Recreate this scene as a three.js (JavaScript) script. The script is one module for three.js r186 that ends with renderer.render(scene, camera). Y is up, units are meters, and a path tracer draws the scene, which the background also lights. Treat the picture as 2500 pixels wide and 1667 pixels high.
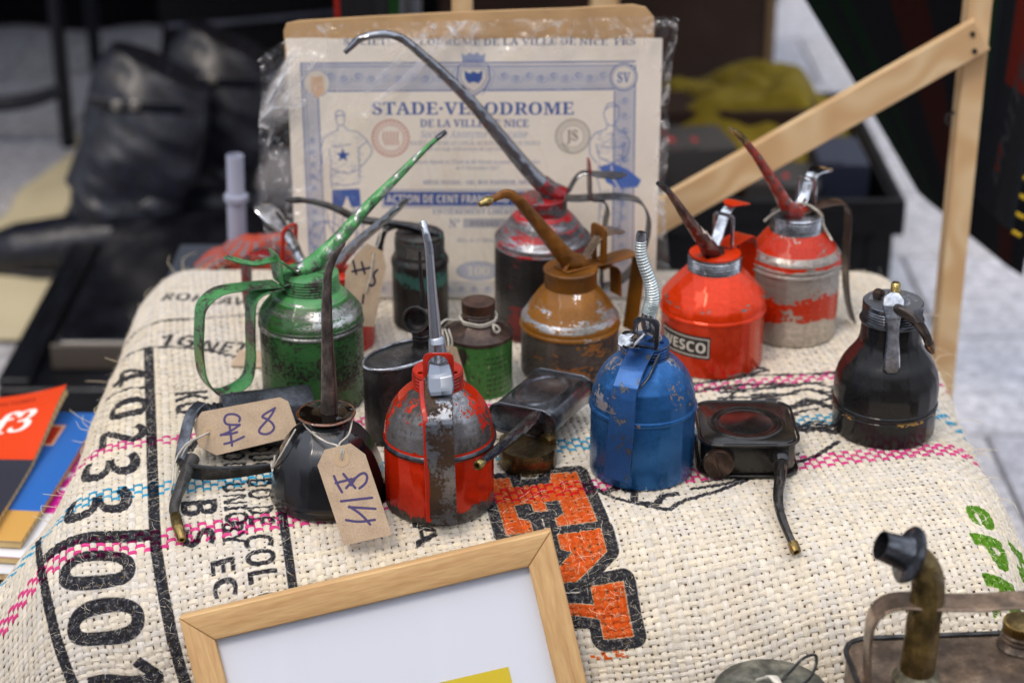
import * as THREE from 'three';
import { mergeGeometries, toCreasedNormals } from 'three/addons/utils/BufferGeometryUtils.js';
import { RoundedBoxGeometry } from 'three/addons/geometries/RoundedBoxGeometry.js';

// ---------------------------------------------------------------- camera, sky, sun, exposure
const T = 0.42;                                   // height of the draped table top above the pavement
const scene = new THREE.Scene();
const camera = new THREE.PerspectiveCamera(19.34, 1024 / 682, 0.05, 80);
camera.position.set(0, T + 0.75, 1.41);
camera.rotation.x = -24.5 * Math.PI / 180;
camera.focus = 1.5;
camera.userData.fStop = 4.5;
scene.add(camera);

const SW = 256, SH = 128, skyData = new Float32Array(SW * SH * 4);
for (let j = 0; j < SH; j++) for (let i = 0; i < SW; i++) {
  const el = (j + 0.5) / SH * Math.PI - Math.PI / 2, k = (j * SW + i) * 4;     // row 0 is straight down
  const up = Math.max(0, Math.sin(el)), L = 0.36 + 1.7 * Math.pow(up, 1.2);                  // overcast: brightest overhead
  skyData[k] = L * 0.92; skyData[k + 1] = L * 0.98; skyData[k + 2] = L * 1.12; skyData[k + 3] = 1;
}
const sky = new THREE.DataTexture(skyData, SW, SH, THREE.RGBAFormat, THREE.FloatType);
sky.mapping = THREE.EquirectangularReflectionMapping;
sky.magFilter = THREE.LinearFilter;
sky.needsUpdate = true;
scene.background = sky;
scene.environment = sky;

const sun = new THREE.DirectionalLight(0xffeeda, 1.5);
sun.position.set(-0.95, 3.3, 1.35);
sun.target.position.set(0, T, -0.1);
sun.castShadow = true;
sun.shadow.radius = 32;
sun.shadow.mapSize.set(2048, 2048);
Object.assign(sun.shadow.camera, { left: -3, right: 3, top: 3, bottom: -3, near: 0.1, far: 12 });
scene.add(sun, sun.target);

const renderer = new THREE.WebGLRenderer({ antialias: true });
renderer.toneMapping = THREE.LinearToneMapping;
renderer.toneMappingExposure = 1.06;
renderer.shadowMap.enabled = true;

// ---------------------------------------------------------------- helpers: noise
function rng(seed) { let s = seed | 0; return () => { s = (s + 0x6d2b79f5) | 0; let t = Math.imul(s ^ (s >>> 15), 1 | s); t = (t + Math.imul(t ^ (t >>> 7), 61 | t)) ^ t; return ((t ^ (t >>> 14)) >>> 0) / 4294967296; }; }
const PERM = new Uint16Array(1024), GX = new Float32Array(256), GY = new Float32Array(256);
{ const r = rng(77), a = [...Array(256).keys()]; for (let i = 255; i > 0; i--) { const j = Math.floor(r() * (i + 1)); [a[i], a[j]] = [a[j], a[i]]; } for (let i = 0; i < 1024; i++) PERM[i] = a[i & 255]; for (let i = 0; i < 256; i++) { const t = r() * 6.2832; GX[i] = Math.cos(t); GY[i] = Math.sin(t); } }
const mod = (a, n) => ((a % n) + n) % n;
function pn(x, y, px, py, seed) {                  // gradient noise that repeats every px, py cells
  const x0 = Math.floor(x), y0 = Math.floor(y), fx = x - x0, fy = y - y0;
  const ax = mod(x0, px), bx = mod(x0 + 1, px), ay = mod(y0, py), by = mod(y0 + 1, py), s = seed & 255;
  const h = (i, j) => PERM[(PERM[(i + s) & 255] + j + (seed >> 3)) & 255];
  const u = fx * fx * fx * (fx * (fx * 6 - 15) + 10), v = fy * fy * fy * (fy * (fy * 6 - 15) + 10);
  const a = h(ax, ay), b = h(bx, ay), c = h(ax, by), d = h(bx, by);
  const n0 = GX[a] * fx + GY[a] * fy, n1 = GX[b] * (fx - 1) + GY[b] * fy, n2 = GX[c] * fx + GY[c] * (fy - 1), n3 = GX[d] * (fx - 1) + GY[d] * (fy - 1);
  return (n0 + u * (n1 - n0) + v * ((n2 + u * (n3 - n2)) - (n0 + u * (n1 - n0)))) * 1.5;
}
function fb(u, v, fx, fy, oct, seed) { let s = 0, a = 0.5, m = 1; for (let i = 0; i < oct; i++) { s += a * pn(u * fx * m, v * fy * m, fx * m, fy * m, seed + i * 31); a *= 0.55; m *= 2; } return s; }
const noise = (x, y, seed = 5) => pn(x, y, 4096, 4096, seed);
const clamp = (x, a = 0, b = 1) => Math.min(b, Math.max(a, x)), mix = (a, b, t) => a + (b - a) * t, smooth = (a, b, x) => { const t = clamp((x - a) / (b - a)); return t * t * (3 - 2 * t); };
const rgb = (h) => [(h >> 16) & 255, (h >> 8) & 255, h & 255];
const mix3 = (a, b, t) => [mix(a[0], b[0], t), mix(a[1], b[1], t), mix(a[2], b[2], t)];

// ---------------------------------------------------------------- helpers: textures and materials
function canvas(w, h) { const c = document.createElement('canvas'); c.width = w; c.height = h; return [c, c.getContext('2d')]; }
function canvasTex(c, srgb = true) { const t = new THREE.CanvasTexture(c); if (srgb) t.colorSpace = THREE.SRGBColorSpace; t.wrapS = t.wrapT = THREE.RepeatWrapping; t.magFilter = THREE.LinearFilter; return t; }
function finish(W, H, f) {                         // f(u, v) -> [r, g, b, roughness, metalness, height]
  const c = new Uint8Array(W * H * 4), o = new Uint8Array(W * H * 4);
  for (let j = 0; j < H; j++) for (let i = 0; i < W; i++) {
    const q = f((i + 0.5) / W, (j + 0.5) / H), k = (j * W + i) * 4;
    c[k] = clamp(q[0], 0, 255); c[k + 1] = clamp(q[1], 0, 255); c[k + 2] = clamp(q[2], 0, 255); c[k + 3] = 255;
    o[k] = clamp(q[5]) * 255; o[k + 1] = clamp(q[3]) * 255; o[k + 2] = clamp(q[4]) * 255; o[k + 3] = 255;
  }
  const mk = (d, s) => { const t = new THREE.DataTexture(d, W, H); t.magFilter = THREE.LinearFilter; t.wrapS = t.wrapT = THREE.RepeatWrapping; if (s) t.colorSpace = THREE.SRGBColorSpace; t.needsUpdate = true; return t; };
  return { map: mk(c, true), orm: mk(o, false) };
}
function surfMat(f, extra = {}) { return new THREE.MeshPhysicalMaterial({ map: f.map, roughnessMap: f.orm, metalnessMap: f.orm, bumpMap: f.orm, bumpScale: 0.00012, roughness: 1, metalness: 1, side: THREE.DoubleSide, ...extra }); }
// paint over metal: chips where noise + wear passes thr; bare metal dulls to dark tarnish
function worn(o) {
  const { W = 512, H = 512, seed = 1, fu = 6, fv = 6, thr = 0.3, wear, rp = 0.22, rb = 0.28, mb = 0.9, grime = 0, tarnish = 0, prof, lap = 0.05, hi = 0.35, amp = 0.85, mp = 0, paintAt } = o;
  const P = rgb(o.paint), P2 = rgb(o.paint2 ?? o.paint), B = rgb(o.bare ?? 0x8d8f93), D = rgb(o.dark ?? 0x2e2a28), E = rgb(o.edge ?? o.dark ?? 0x2e2a28), R = prof && profRows(prof, H);
  return surfMat(finish(W, H, (u, v) => {
    const n1 = fb(u, v, fu, fv, 4, seed), n2 = fb(u, v, fu * 8, fv * 8, 4, seed + 7), n3 = fb(u, v, Math.max(2, fu >> 1), Math.max(2, fv >> 1), 4, seed + 13);
    const hr = R ? R[Math.min(H - 1, Math.floor(v * H))] : [0, 0];
    const c = (n1 * 0.8 + n2 * (hi * 0.5 + 0.16)) * amp + 0.06 + (wear ? wear(u, hr[0], hr[1], n3, n2) : 0) - thr;
    if (c > 0) {
      const t = clamp((n3 * 1.3 + n2 * 0.8) + 0.45 + tarnish), col = mix3(B, D, t), g = 1 + n2 * 0.25;
      return [col[0] * g, col[1] * g, col[2] * g, clamp(rb + 0.3 * t + n2 * 0.12), mb * (1 - 0.75 * t), 0.3 + n2 * 0.12];
    }
    let col = mix3(P, paintAt ? rgb(paintAt(u, hr[0])) : P2, clamp(paintAt ? 1 : n3 * 1.2 + 0.4)); const g = 1 + n2 * 0.1;
    col = [col[0] * g, col[1] * g, col[2] * g];
    const gr = clamp((n2 * 0.9 + n3 * 0.9 + grime - 0.3) * 4) * (grime > 0 ? 0.75 : 0); col = mix3(col, D, gr);
    if (c > -lap) col = mix3(col, E, 0.55 * (1 + c / lap));
    return [...col, clamp(rp + n3 * 0.12 + n2 * 0.06 + gr * 0.3), mp * (1 - gr), 0.62 + n2 * 0.03];
  }), { specularIntensity: 0.6, ...o.mat });
}
// bare metal or japanned black: three shared grain maps, tinted; spots are darker and rustier
const GRAIN = [];
function grain(i) {
  return GRAIN[i] ??= (() => { const spots = [0.12, 0.22, 0.32][i]; return finish(512, 512, (u, v) => {
    const n1 = fb(u, v, 5, 5, 4, 500 + i * 9), n2 = fb(u, v, 28, 28, 3, 505 + i * 9), t = clamp(n1 * 1.4 + 0.5), s = clamp((n2 * 0.8 + n1 * 0.5 - (0.62 - spots)) * 5), g = (1 - 0.42 * t) * (1 + n2 * 0.14), c = mix3([246 * g, 246 * g, 246 * g], [112, 88, 68], s * 0.75);
    return [...c, clamp(0.62 + n1 * 0.35 + s * 0.3 + n2 * 0.12), clamp(1 - s * 0.6), 0.5 + n2 * 0.25 - s * 0.2]; }); })();
}
function plain(o) {
  const { r = 0.4, m = 0.9, spots = 0.3 } = o, f = grain(spots < 0.17 ? 0 : spots < 0.27 ? 1 : 2);
  return surfMat(f, { color: new THREE.Color(o.a), roughness: Math.min(1, r * 0.8 / 0.62), metalness: m, bumpScale: 0.00015, ...o.mat });
}
const flat = (h, r = 0.7, m = 0, extra = {}) => new THREE.MeshPhysicalMaterial({ color: h, roughness: r, metalness: m, specularIntensity: r > 0.85 ? 0.25 : 1, side: THREE.DoubleSide, ...extra });

// ---------------------------------------------------------------- helpers: shapes
const V = (a) => a.isVector3 ? a : new THREE.Vector3(a[0], a[1], a[2]);
function dome(r0, y0, r1, y1, n = 12, p = 1) { const o = []; for (let i = 0; i <= n; i++) { const t = i / n * Math.PI / 2; o.push([r1 + (r0 - r1) * Math.pow(Math.cos(t), p), y0 + (y1 - y0) * Math.sin(t)]); } return o; }
function ballTop(r0, y0, r1, y1, n = 16) { const o = [], te = Math.acos(r1 / r0), H = (y1 - y0) / Math.sin(te); for (let i = 0; i <= n; i++) { const t = i / n * te; o.push([r0 * Math.cos(t), y0 + H * Math.sin(t)]); } return o; }
function bead(r, y, a, h) { return [[r, y - h], [r + a * 0.6, y - h * 0.75], [r + a, y - h * 0.2], [r + a, y + h * 0.2], [r + a * 0.6, y + h * 0.75], [r, y + h]]; }
function thread(r, y0, y1, n, a) { const o = []; for (let i = 0; i <= n * 8; i++) o.push([r + a * Math.sin(i / 8 * 6.2832 - 1.57), mix(y0, y1, i / (n * 8))]); return o; }
function arcLen(pr) { const s = [0]; for (let i = 1; i < pr.length; i++) s.push(s[i - 1] + Math.hypot(pr[i][0] - pr[i - 1][0], pr[i][1] - pr[i - 1][1])); return s; }
function profRows(pr, H) { const s = arcLen(pr), L = s[s.length - 1], o = []; let k = 0; for (let j = 0; j < H; j++) { const a = (j + 0.5) / H * L; while (k < s.length - 2 && s[k + 1] < a) k++; const t = clamp((a - s[k]) / Math.max(1e-9, s[k + 1] - s[k])); o.push([mix(pr[k][1], pr[k + 1][1], t), mix(pr[k][0], pr[k + 1][0], t)]); } return o; }
function lathe(pr, seg = 72, tile) {
  const g = new THREE.LatheGeometry(pr.map(([r, y]) => new THREE.Vector2(Math.max(r, 1e-5), y)), seg), s = arcLen(pr), L = s[s.length - 1], uv = g.attributes.uv, rm = Math.max(...pr.map((p) => p[0]));
  for (let i = 0; i < uv.count; i++) { const k = i % pr.length, u = uv.getX(i); uv.setXY(i, tile ? u * Math.max(1, Math.round(6.28 * rm / tile)) : u, tile ? s[k] / tile : s[k] / L); }
  return toCreasedNormals(g, 0.75);
}
function geo(pos, uv, idx) { const g = new THREE.BufferGeometry(); g.setAttribute('position', new THREE.Float32BufferAttribute(pos, 3)); g.setAttribute('uv', new THREE.Float32BufferAttribute(uv, 2)); g.setIndex(idx); return g; }
function tube(pts, { seg = 16, n, hollow = 0, ripple = 0, rip = 0, r = 0.001, tile = 0.08, capA = true } = {}) {
  const P = pts.map(V), R = pts.map((p) => p[3] ?? r), N = n ?? Math.max(8, (P.length - 1) * 8);
  const cv = P.length === 2 ? new THREE.LineCurve3(P[0], P[1]) : new THREE.CatmullRomCurve3(P, false, 'centripetal');
  const S = []; let up = new THREE.Vector3(0.3, 0.2, 1), prev = null, len = 0;
  for (let i = 0; i <= N; i++) {
    const t = i / N, p = cv.getPoint(t), tg = cv.getTangent(t), x = t * (R.length - 1), k = Math.min(R.length - 2, Math.floor(x)); let rad = mix(R[k], R[k + 1], x - k);
    if (ripple) rad *= 1 + rip * Math.abs(Math.sin(t * ripple * Math.PI)) - rip;
    const a = up.clone().addScaledVector(tg, -up.dot(tg)).normalize(); up = a;
    if (prev) len += p.distanceTo(prev); prev = p;
    S.push([p, a, new THREE.Vector3().crossVectors(tg, a), rad, len]);
  }
  const last = S[N], tg = cv.getTangent(1);
  if (hollow) { const q = (d, r2) => [last[0].clone().addScaledVector(tg, -d), last[1], last[2], r2, last[4]]; S.push(q(0, last[3] * hollow), q(last[3] * 2.5, last[3] * hollow * 0.9), q(last[3] * 2.5, 1e-5)); } else S.push([last[0], last[1], last[2], 1e-5, last[4]]);
  if (capA) S.unshift([S[0][0], S[0][1], S[0][2], 1e-5, 0]);
  const pos = [], uv = [], idx = [], rm = Math.max(...R), reps = Math.max(1, Math.round(6.28 * rm / tile));
  S.forEach(([p, a, b, rad, l]) => { for (let k = 0; k <= seg; k++) { const th = k / seg * 6.28319, c = Math.cos(th) * rad, s = Math.sin(th) * rad; pos.push(p.x + a.x * c + b.x * s, p.y + a.y * c + b.y * s, p.z + a.z * c + b.z * s); uv.push(k / seg * reps, l / tile); } });
  for (let i = 0; i < S.length - 1; i++) for (let k = 0; k < seg; k++) { const a = i * (seg + 1) + k, b = a + seg + 1; idx.push(a, a + 1, b, b, a + 1, b + 1); }
  return toCreasedNormals(geo(pos, uv, idx), 0.9);
}
// flat strip of metal swept along a path: w across (along `side`), t thick
function strip(pts, w, t, side, { n, tile = 0.08, belly = 0 } = {}) {
  const P = pts.map(V), N = n ?? (P.length - 1) * 6, sd = V(side).normalize(), cv = P.length === 2 ? new THREE.LineCurve3(P[0], P[1]) : new THREE.CatmullRomCurve3(P, false, 'centripetal');
  const pos = [], uv = [], idx = [], M = 10; let len = 0, prev = null;
  for (let i = 0; i <= N; i++) {
    const x = i / N, p = cv.getPoint(x), tg = cv.getTangent(x), s = sd.clone().addScaledVector(tg, -sd.dot(tg)).normalize(), nn = new THREE.Vector3().crossVectors(s, tg).normalize();
    const ww = typeof w === 'number' ? w : (() => { const y = x * (w.length - 1), k = Math.min(w.length - 2, Math.floor(y)); return mix(w[k], w[k + 1], y - k); })();
    if (prev) len += p.distanceTo(prev); prev = p;
    const h = ww / 2, c = Math.min(h * 0.4, t * 0.3), q = t / 2;
    const sec = [[-h, -q + c], [-h + c, -q], [0, -q - belly], [h - c, -q], [h, -q + c], [h, q - c], [h - c, q], [0, q - belly], [-h + c, q], [-h, q - c]];
    sec.forEach(([a, b], k) => { pos.push(p.x + s.x * a + nn.x * b, p.y + s.y * a + nn.y * b, p.z + s.z * a + nn.z * b); uv.push((a + (k > 4 ? 0.02 : 0)) / tile, len / tile); });
  }
  for (let i = 0; i < N; i++) for (let k = 0; k < M; k++) { const a = i * M + k, b = i * M + (k + 1) % M, c = a + M, d = b + M; idx.push(a, c, b, b, c, d); }
  for (const [o, f] of [[0, 1], [N * M, -1]]) for (let k = 1; k < M - 1; k++) f > 0 ? idx.push(o, o + k, o + k + 1) : idx.push(o, o + k + 1, o + k);
  return toCreasedNormals(geo(pos, uv, idx), 0.6);
}
function slab(shape, d, { bevel = 0.0006, seg = 3, tile = 0.08, curve = 16 } = {}) { const g = new THREE.ExtrudeGeometry(shape, { depth: d, bevelEnabled: bevel > 0, bevelThickness: bevel, bevelSize: bevel, bevelOffset: -bevel, bevelSegments: seg, curveSegments: curve }); const uv = g.attributes.uv, p = g.attributes.position; for (let i = 0; i < uv.count; i++) uv.setXY(i, uv.getX(i) / tile, uv.getY(i) / tile + p.getZ(i) / tile * 0.3); return toCreasedNormals(g, 0.6); }
function roundRect(w, h, r, cx = 0, cy = 0) { const s = new THREE.Shape(), x = cx - w / 2, y = cy - h / 2; s.moveTo(x + r, y); s.lineTo(x + w - r, y); s.absarc(x + w - r, y + r, r, -1.5708, 0); s.lineTo(x + w, y + h - r); s.absarc(x + w - r, y + h - r, r, 0, 1.5708); s.lineTo(x + r, y + h); s.absarc(x + r, y + h - r, r, 1.5708, 3.1416); s.lineTo(x, y + r); s.absarc(x + r, y + r, r, 3.1416, 4.7124); return s; }
const ellipse = (a, b) => { const s = new THREE.Shape(); s.absellipse(0, 0, a, b, 0, 6.28318); return s; };
const box = (w, h, d, x = 0, y = 0, z = 0, r = 0.001) => { const g = new RoundedBoxGeometry(w, h, d, 2, Math.min(r, w / 2.1, h / 2.1, d / 2.1)); g.translate(x, y, z); return g; };
function boxUV(g, tile) { const p = g.attributes.position, n = g.attributes.normal, uv = g.attributes.uv; for (let i = 0; i < p.count; i++) { const ax = Math.abs(n.getX(i)), ay = Math.abs(n.getY(i)), az = Math.abs(n.getZ(i)); const [a, b] = ay > ax && ay > az ? [p.getX(i), p.getZ(i)] : ax > az ? [p.getZ(i), p.getY(i)] : [p.getX(i), p.getY(i)]; uv.setXY(i, a / tile, b / tile); } return g; }
const merge = (gs) => mergeGeometries(gs.map((g) => { const q = g.index ? g.toNonIndexed() : g; for (const k of Object.keys(q.attributes)) if (!['position', 'normal', 'uv'].includes(k)) q.deleteAttribute(k); return q; }));
// a grid of points f(u, v) -> [x, y, z]; with thickness t it becomes a closed sheet
function sheet(nu, nv, f, t = 0) {
  const pos = [], uv = [], idx = [], W = nu + 1; for (let j = 0; j <= nv; j++) for (let i = 0; i <= nu; i++) { pos.push(...f(i / nu, j / nv)); uv.push(i / nu, j / nv); }
  for (let j = 0; j < nv; j++) for (let i = 0; i < nu; i++) { const a = j * W + i; idx.push(a, a + 1, a + W, a + 1, a + W + 1, a + W); }
  const g = geo(pos, uv, idx); g.computeVertexNormals(); if (!t) return g;
  const n = g.attributes.normal.array, N = pos.length / 3, p2 = pos.slice(), u2 = [...uv, ...uv], i2 = idx.slice();
  for (let i = 0; i < N; i++) p2.push(pos[i * 3] - n[i * 3] * t, pos[i * 3 + 1] - n[i * 3 + 1] * t, pos[i * 3 + 2] - n[i * 3 + 2] * t);
  for (let i = 0; i < idx.length; i += 3) i2.push(idx[i] + N, idx[i + 2] + N, idx[i + 1] + N);
  const edge = []; for (let i = 0; i < nu; i++) edge.push([i + 1, i], [nv * W + i, nv * W + i + 1]); for (let j = 0; j < nv; j++) edge.push([j * W, j * W + W], [j * W + W + nu, j * W + nu]);
  for (const [a, b] of edge) i2.push(a, b, a + N, b, b + N, a + N);
  return toCreasedNormals(geo(p2, u2, i2), 0.9);
}
function blob(rx, ry, rz, f, nu = 48, nv = 32) {   // closed lumpy body: f(theta, phi) scales the radius
  const pos = [], uv = [], idx = [], W = nu + 1; for (let j = 0; j <= nv; j++) for (let i = 0; i <= nu; i++) { const ph = j / nv * Math.PI, th = (i % nu) / nu * 6.28319, k = f(th, ph); pos.push(rx * k * Math.sin(ph) * Math.cos(th), ry * k * Math.cos(ph), rz * k * Math.sin(ph) * Math.sin(th)); uv.push(i / nu * 3, j / nv * 2); }
  for (let j = 0; j < nv; j++) for (let i = 0; i < nu; i++) { const a = j * W + i; idx.push(a, a + 1, a + W, a + 1, a + W + 1, a + W); }
  return toCreasedNormals(geo(pos, uv, idx), 1.6);
}

// ---------------------------------------------------------------- helpers: objects
const taken = {};
function named(n) { const k = taken[n] = (taken[n] ?? -1) + 1; return k ? n + '_' + String(k).padStart(3, '0') : n; }
function thing(name, label, category, [x, y, z], group) { const o = new THREE.Group(); o.name = named(name); o.position.set(x, y + T, z); o.userData = { label, category }; if (group) o.userData.group = group; scene.add(o); return o; }
function part(name, g, m, parent, kind) { const o = new THREE.Mesh(g, m); o.name = name; o.castShadow = o.receiveShadow = true; if (kind) o.userData.kind = kind; parent.add(o); return o; }
function structure(name, g, m) { const o = part(named(name), g, m, scene); o.userData.kind = 'structure'; return o; }
const az = (deg) => { const a = deg * Math.PI / 180; return { d: [Math.cos(a), 0, Math.sin(a)], s: [-Math.sin(a), 0, Math.cos(a)] }; };
const basis = (o, ex, n) => { const x = V(ex).normalize(), z = V(n).normalize(), y = new THREE.Vector3().crossVectors(z, x).normalize(); x.crossVectors(y, z); return new THREE.Matrix4().makeBasis(x, y, z).setPosition(V(o)); };

const M0 = flat(0xb9a060, 0.3, 1);
// ================================================================ the setting: pavement
{
  const f = finish(512, 512, (u, v) => { const a = fb(u, v, 40, 40, 3, 41), b = fb(u, v, 100, 100, 2, 42), st = clamp((fb(u, v, 9, 9, 3, 44) - 0.25) * 4), g = 174 + a * 44 + b * 40 - st * 16; return [g, g * 0.995, g * 1.02, 0.85, 0, 0.5 + b * 0.4]; });
  const m = [0, 1, 2].map((i) => surfMat(f, { bumpScale: 0.002, color: new THREE.Color().setRGB(...[[1, 1, 1], [0.88, 0.88, 0.9], [1.0, 0.98, 0.95]][i]) }));
  const ground = structure('ground', new THREE.PlaneGeometry(120, 120).rotateX(-Math.PI / 2), flat(0x77767a, 0.95));
  const pv = new THREE.Group(); pv.name = 'pavement'; pv.userData.kind = 'structure'; scene.add(pv);
  const sw = 0.40, sd = 0.30, geos = [0, 1, 2, 3].map((k) => { const g = boxUV(box(sw - 0.004, 0.05, sd - 0.004, 0, -0.0215, 0, 0.004), 0.9); const uv = g.attributes.uv; for (let i = 0; i < uv.count; i++) uv.setXY(i, uv.getX(i) + k * 0.27, uv.getY(i) + k * 0.41); return g; });
  const r = rng(5);
  for (let j = 0; j < 19; j++) for (let i = 0; i < 14; i++) {
    const x = -2.6 + (i + (j % 2) * 0.5) * sw, z = -4.6 + j * sd; if (z > 0.7) continue;
    const s = part('paving_slab', geos[Math.floor(r() * 4)], m[Math.floor(r() * 3)], pv); s.position.set(x, 0.006 + r() * 0.002, z); s.rotation.y = (r() - 0.5) * 0.004;
  }
}

// ================================================================ the street outside the picture: its walls close off the low sky that the cans mirror
{
  const brick = (h) => surfMat(finish(256, 256, (u, v) => { const a = fb(u, v, 4, 4, 4, 43), r = Math.abs(Math.sin(v * 60 * Math.PI)) < 0.12 ? 0.8 : 1, c = rgb(h); return [c[0] * r * (1 + a * 0.3), c[1] * r * (1 + a * 0.3), c[2] * r * (1 + a * 0.3), 0.9, 0, 0.5]; }), { bumpScale: 0.002 });
  const walls = [brick(0x6e4d3d), flat(0x7c756a, 0.9)], glass = flat(0x1a1f26, 0.12), frame = flat(0xb9b6ae, 0.6), slate = flat(0x3a3c42, 0.8), doors = [0x27402f, 0x5a1f1f, 0x1f2c4a, 0x3a3028, 0x4a4a2a, 0x202020];
  const looks = ['red brick house with a dark green door across the street', 'stone house with a maroon door across the street', 'red brick house with a navy door across the street', 'stone house with a brown door beyond the stalls', 'red brick house with an olive door beyond the stalls', 'stone house with a black door beyond the stalls'];
  looks.forEach((label, i) => {
    const far = i > 2, w = 9.4, h = 4.6 + (i % 3) * 0.5, o = thing('terraced_house', label, 'house', [(i % 3 - 1) * 9.6, -T, far ? -12 : 12], 'houses along the street'); if (!far) o.rotation.y = Math.PI;
    part('wall', boxUV(box(w, h, 5, 0, h / 2 + 0.01, -2.5, 0.02), 2), walls[i % 2], o);
    const roof = new THREE.Shape([[-w / 2 - 0.2, 0], [w / 2 + 0.2, 0], [w / 2 + 0.2, 0.3], [0, 2.2], [-w / 2 - 0.2, 0.3]].map(([a, b]) => new THREE.Vector2(a, b))); part('roof', slab(roof, 5.4, { bevel: 0.02 }).translate(0, h + 0.03, -5.2), slate, o);
    const d = part('door', box(1.0, 2.1, 0.06, -3, 1.08, 0.05, 0.01), flat(doors[i], 0.4), o); part('handle', new THREE.SphereGeometry(0.04, 12, 8).translate(-2.65, 1.05, 0.10), M0, d);
    for (let r = 0; r < 1; r++) for (let c = 0; c < 4; c++) { if (!r && !c) continue; const x = -3 + c * 2, y = 1.6 + r * 2.9, f = part('window', box(1.1, 1.6, 0.08, x, y, 0.045, 0.01), frame, o); part('pane', box(0.96, 1.46, 0.02, x, y, 0.085, 0.005), glass, f); }
  });
}

// ================================================================ the draped table
const wood = finish(512, 512, (u, v) => { const w = fb(u, v, 3, 1, 3, 61) * 0.03, g = fb(u + w, v, 26, 2, 4, 62), p = fb(u, v, 90, 8, 2, 63), t = clamp(0.5 + g * 1.1), c = mix3([206, 168, 116], [186, 144, 94], t); return [c[0] + p * 16, c[1] + p * 16, c[2] + p * 14, 0.55 + g * 0.1, 0, 0.5 + p * 0.3]; });
const pine = finish(512, 512, (u, v) => { const w = fb(u, v, 2, 3, 2, 71), g = Math.sin((v * 7 + w * 2.4) * 6.2832), k = fb(u, v, 8, 90, 2, 73), t = clamp(0.34 + g * 0.36 * clamp(0.55 + w) + k * 0.3), c = mix3([219, 192, 150], [178, 128, 78], t * 0.85); return [c[0] + k * 14, c[1] + k * 14, c[2] + k * 12, 0.6, 0, 0.5 + k * 0.3]; });
const M = {};
M.pine = surfMat(pine, { bumpScale: 0.0004 });
M.oak = surfMat(wood, { bumpScale: 0.0002 });
{
  const t = thing('display_table', 'low wooden table under the printed jute sack', 'table', [0, -T, -0.16]);
  part('tabletop', boxUV(box(0.60, 0.02, 0.44, 0, T - 0.022, 0), 0.4), M.pine, t);
  for (const sx of [-1, 1]) for (const sz of [-1, 1]) part('leg', boxUV(box(0.04, T - 0.032, 0.04, sx * 0.25, (T - 0.032) / 2 + 0.012, sz * 0.17), 0.4), M.pine, t);
}

// ================================================================ the jute sack: woven threads, each bent over and under the next
const AL = 10 * Math.PI / 180, CA = Math.cos(AL), SA = Math.sin(AL);
function arc(t, R, f) { if (t < R * f) return [R * Math.sin(t / R), R * (1 - Math.cos(t / R))]; const e = t - R * f; return [R * Math.sin(f) + e * Math.cos(f), R * (1 - Math.cos(f)) + e * Math.sin(f)]; }
const rad = (d) => d * Math.PI / 180;
function drape(u, v) {
  let x = u, y = 0, z = v, a;
  if (u < -0.315) { a = arc(-0.315 - u, 0.05, rad(75 - 27 * smooth(-0.12, 0.12, v))); x = -0.315 - a[0]; y -= a[1]; }
  if (u > 0.338) { a = arc(u - 0.338, 0.055, rad(74 - 18 * smooth(-0.1, 0.12, v))); x = 0.338 + a[0]; y -= a[1]; }
  if (v > 0.07) { a = arc(v - 0.07, 0.12, rad(66)); z = 0.07 + a[0]; y -= a[1]; }
  if (v < -0.40) { a = arc(-0.40 - v, 0.03, rad(70)); z = -0.40 - a[0]; y -= a[1]; }
  const out = smooth(0.0, 0.1, Math.max(-0.30 - u, u - 0.31, v - 0.08));
  y += (0.0016 + 0.009 * out) * noise(u * 9 + 3, v * 9, 21) + (0.0006 + 0.003 * out) * noise(u * 26, v * 26 + 7, 22) - 0.0012;
  return [x, y, z];
}
const C2 = Math.cos(12.4 * Math.PI / 180), S2 = Math.sin(12.4 * Math.PI / 180), toU = (p, q) => p * C2 + q * SA, toV = (p, q) => -(p + 0.28) * S2 + 0.28 * SA + q * CA;
const weave = (p, q) => drape(toU(p, q), toV(p, q));
function weaveN(p, q) { const h = 0.004, a = weave(p, q), b = weave(p + h, q), c = weave(p, q + h); const ux = b[0] - a[0], uy = b[1] - a[1], uz = b[2] - a[2], vx = c[0] - a[0], vy = c[1] - a[1], vz = c[2] - a[2]; let nx = vy * uz - vz * uy, ny = vz * ux - vx * uz, nz = vx * uy - vy * ux; const l = Math.hypot(nx, ny, nz) || 1; return [nx / l, ny / l, nz / l]; }
const inCloth = (p, q) => { const u = toU(p, q), v = toV(p, q); return u > -0.60 + 0.01 * noise(v * 20, 3) && u < 0.52 && v > -0.425 + 0.004 * noise(u * 30, 9) && v < 0.36; };
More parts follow.
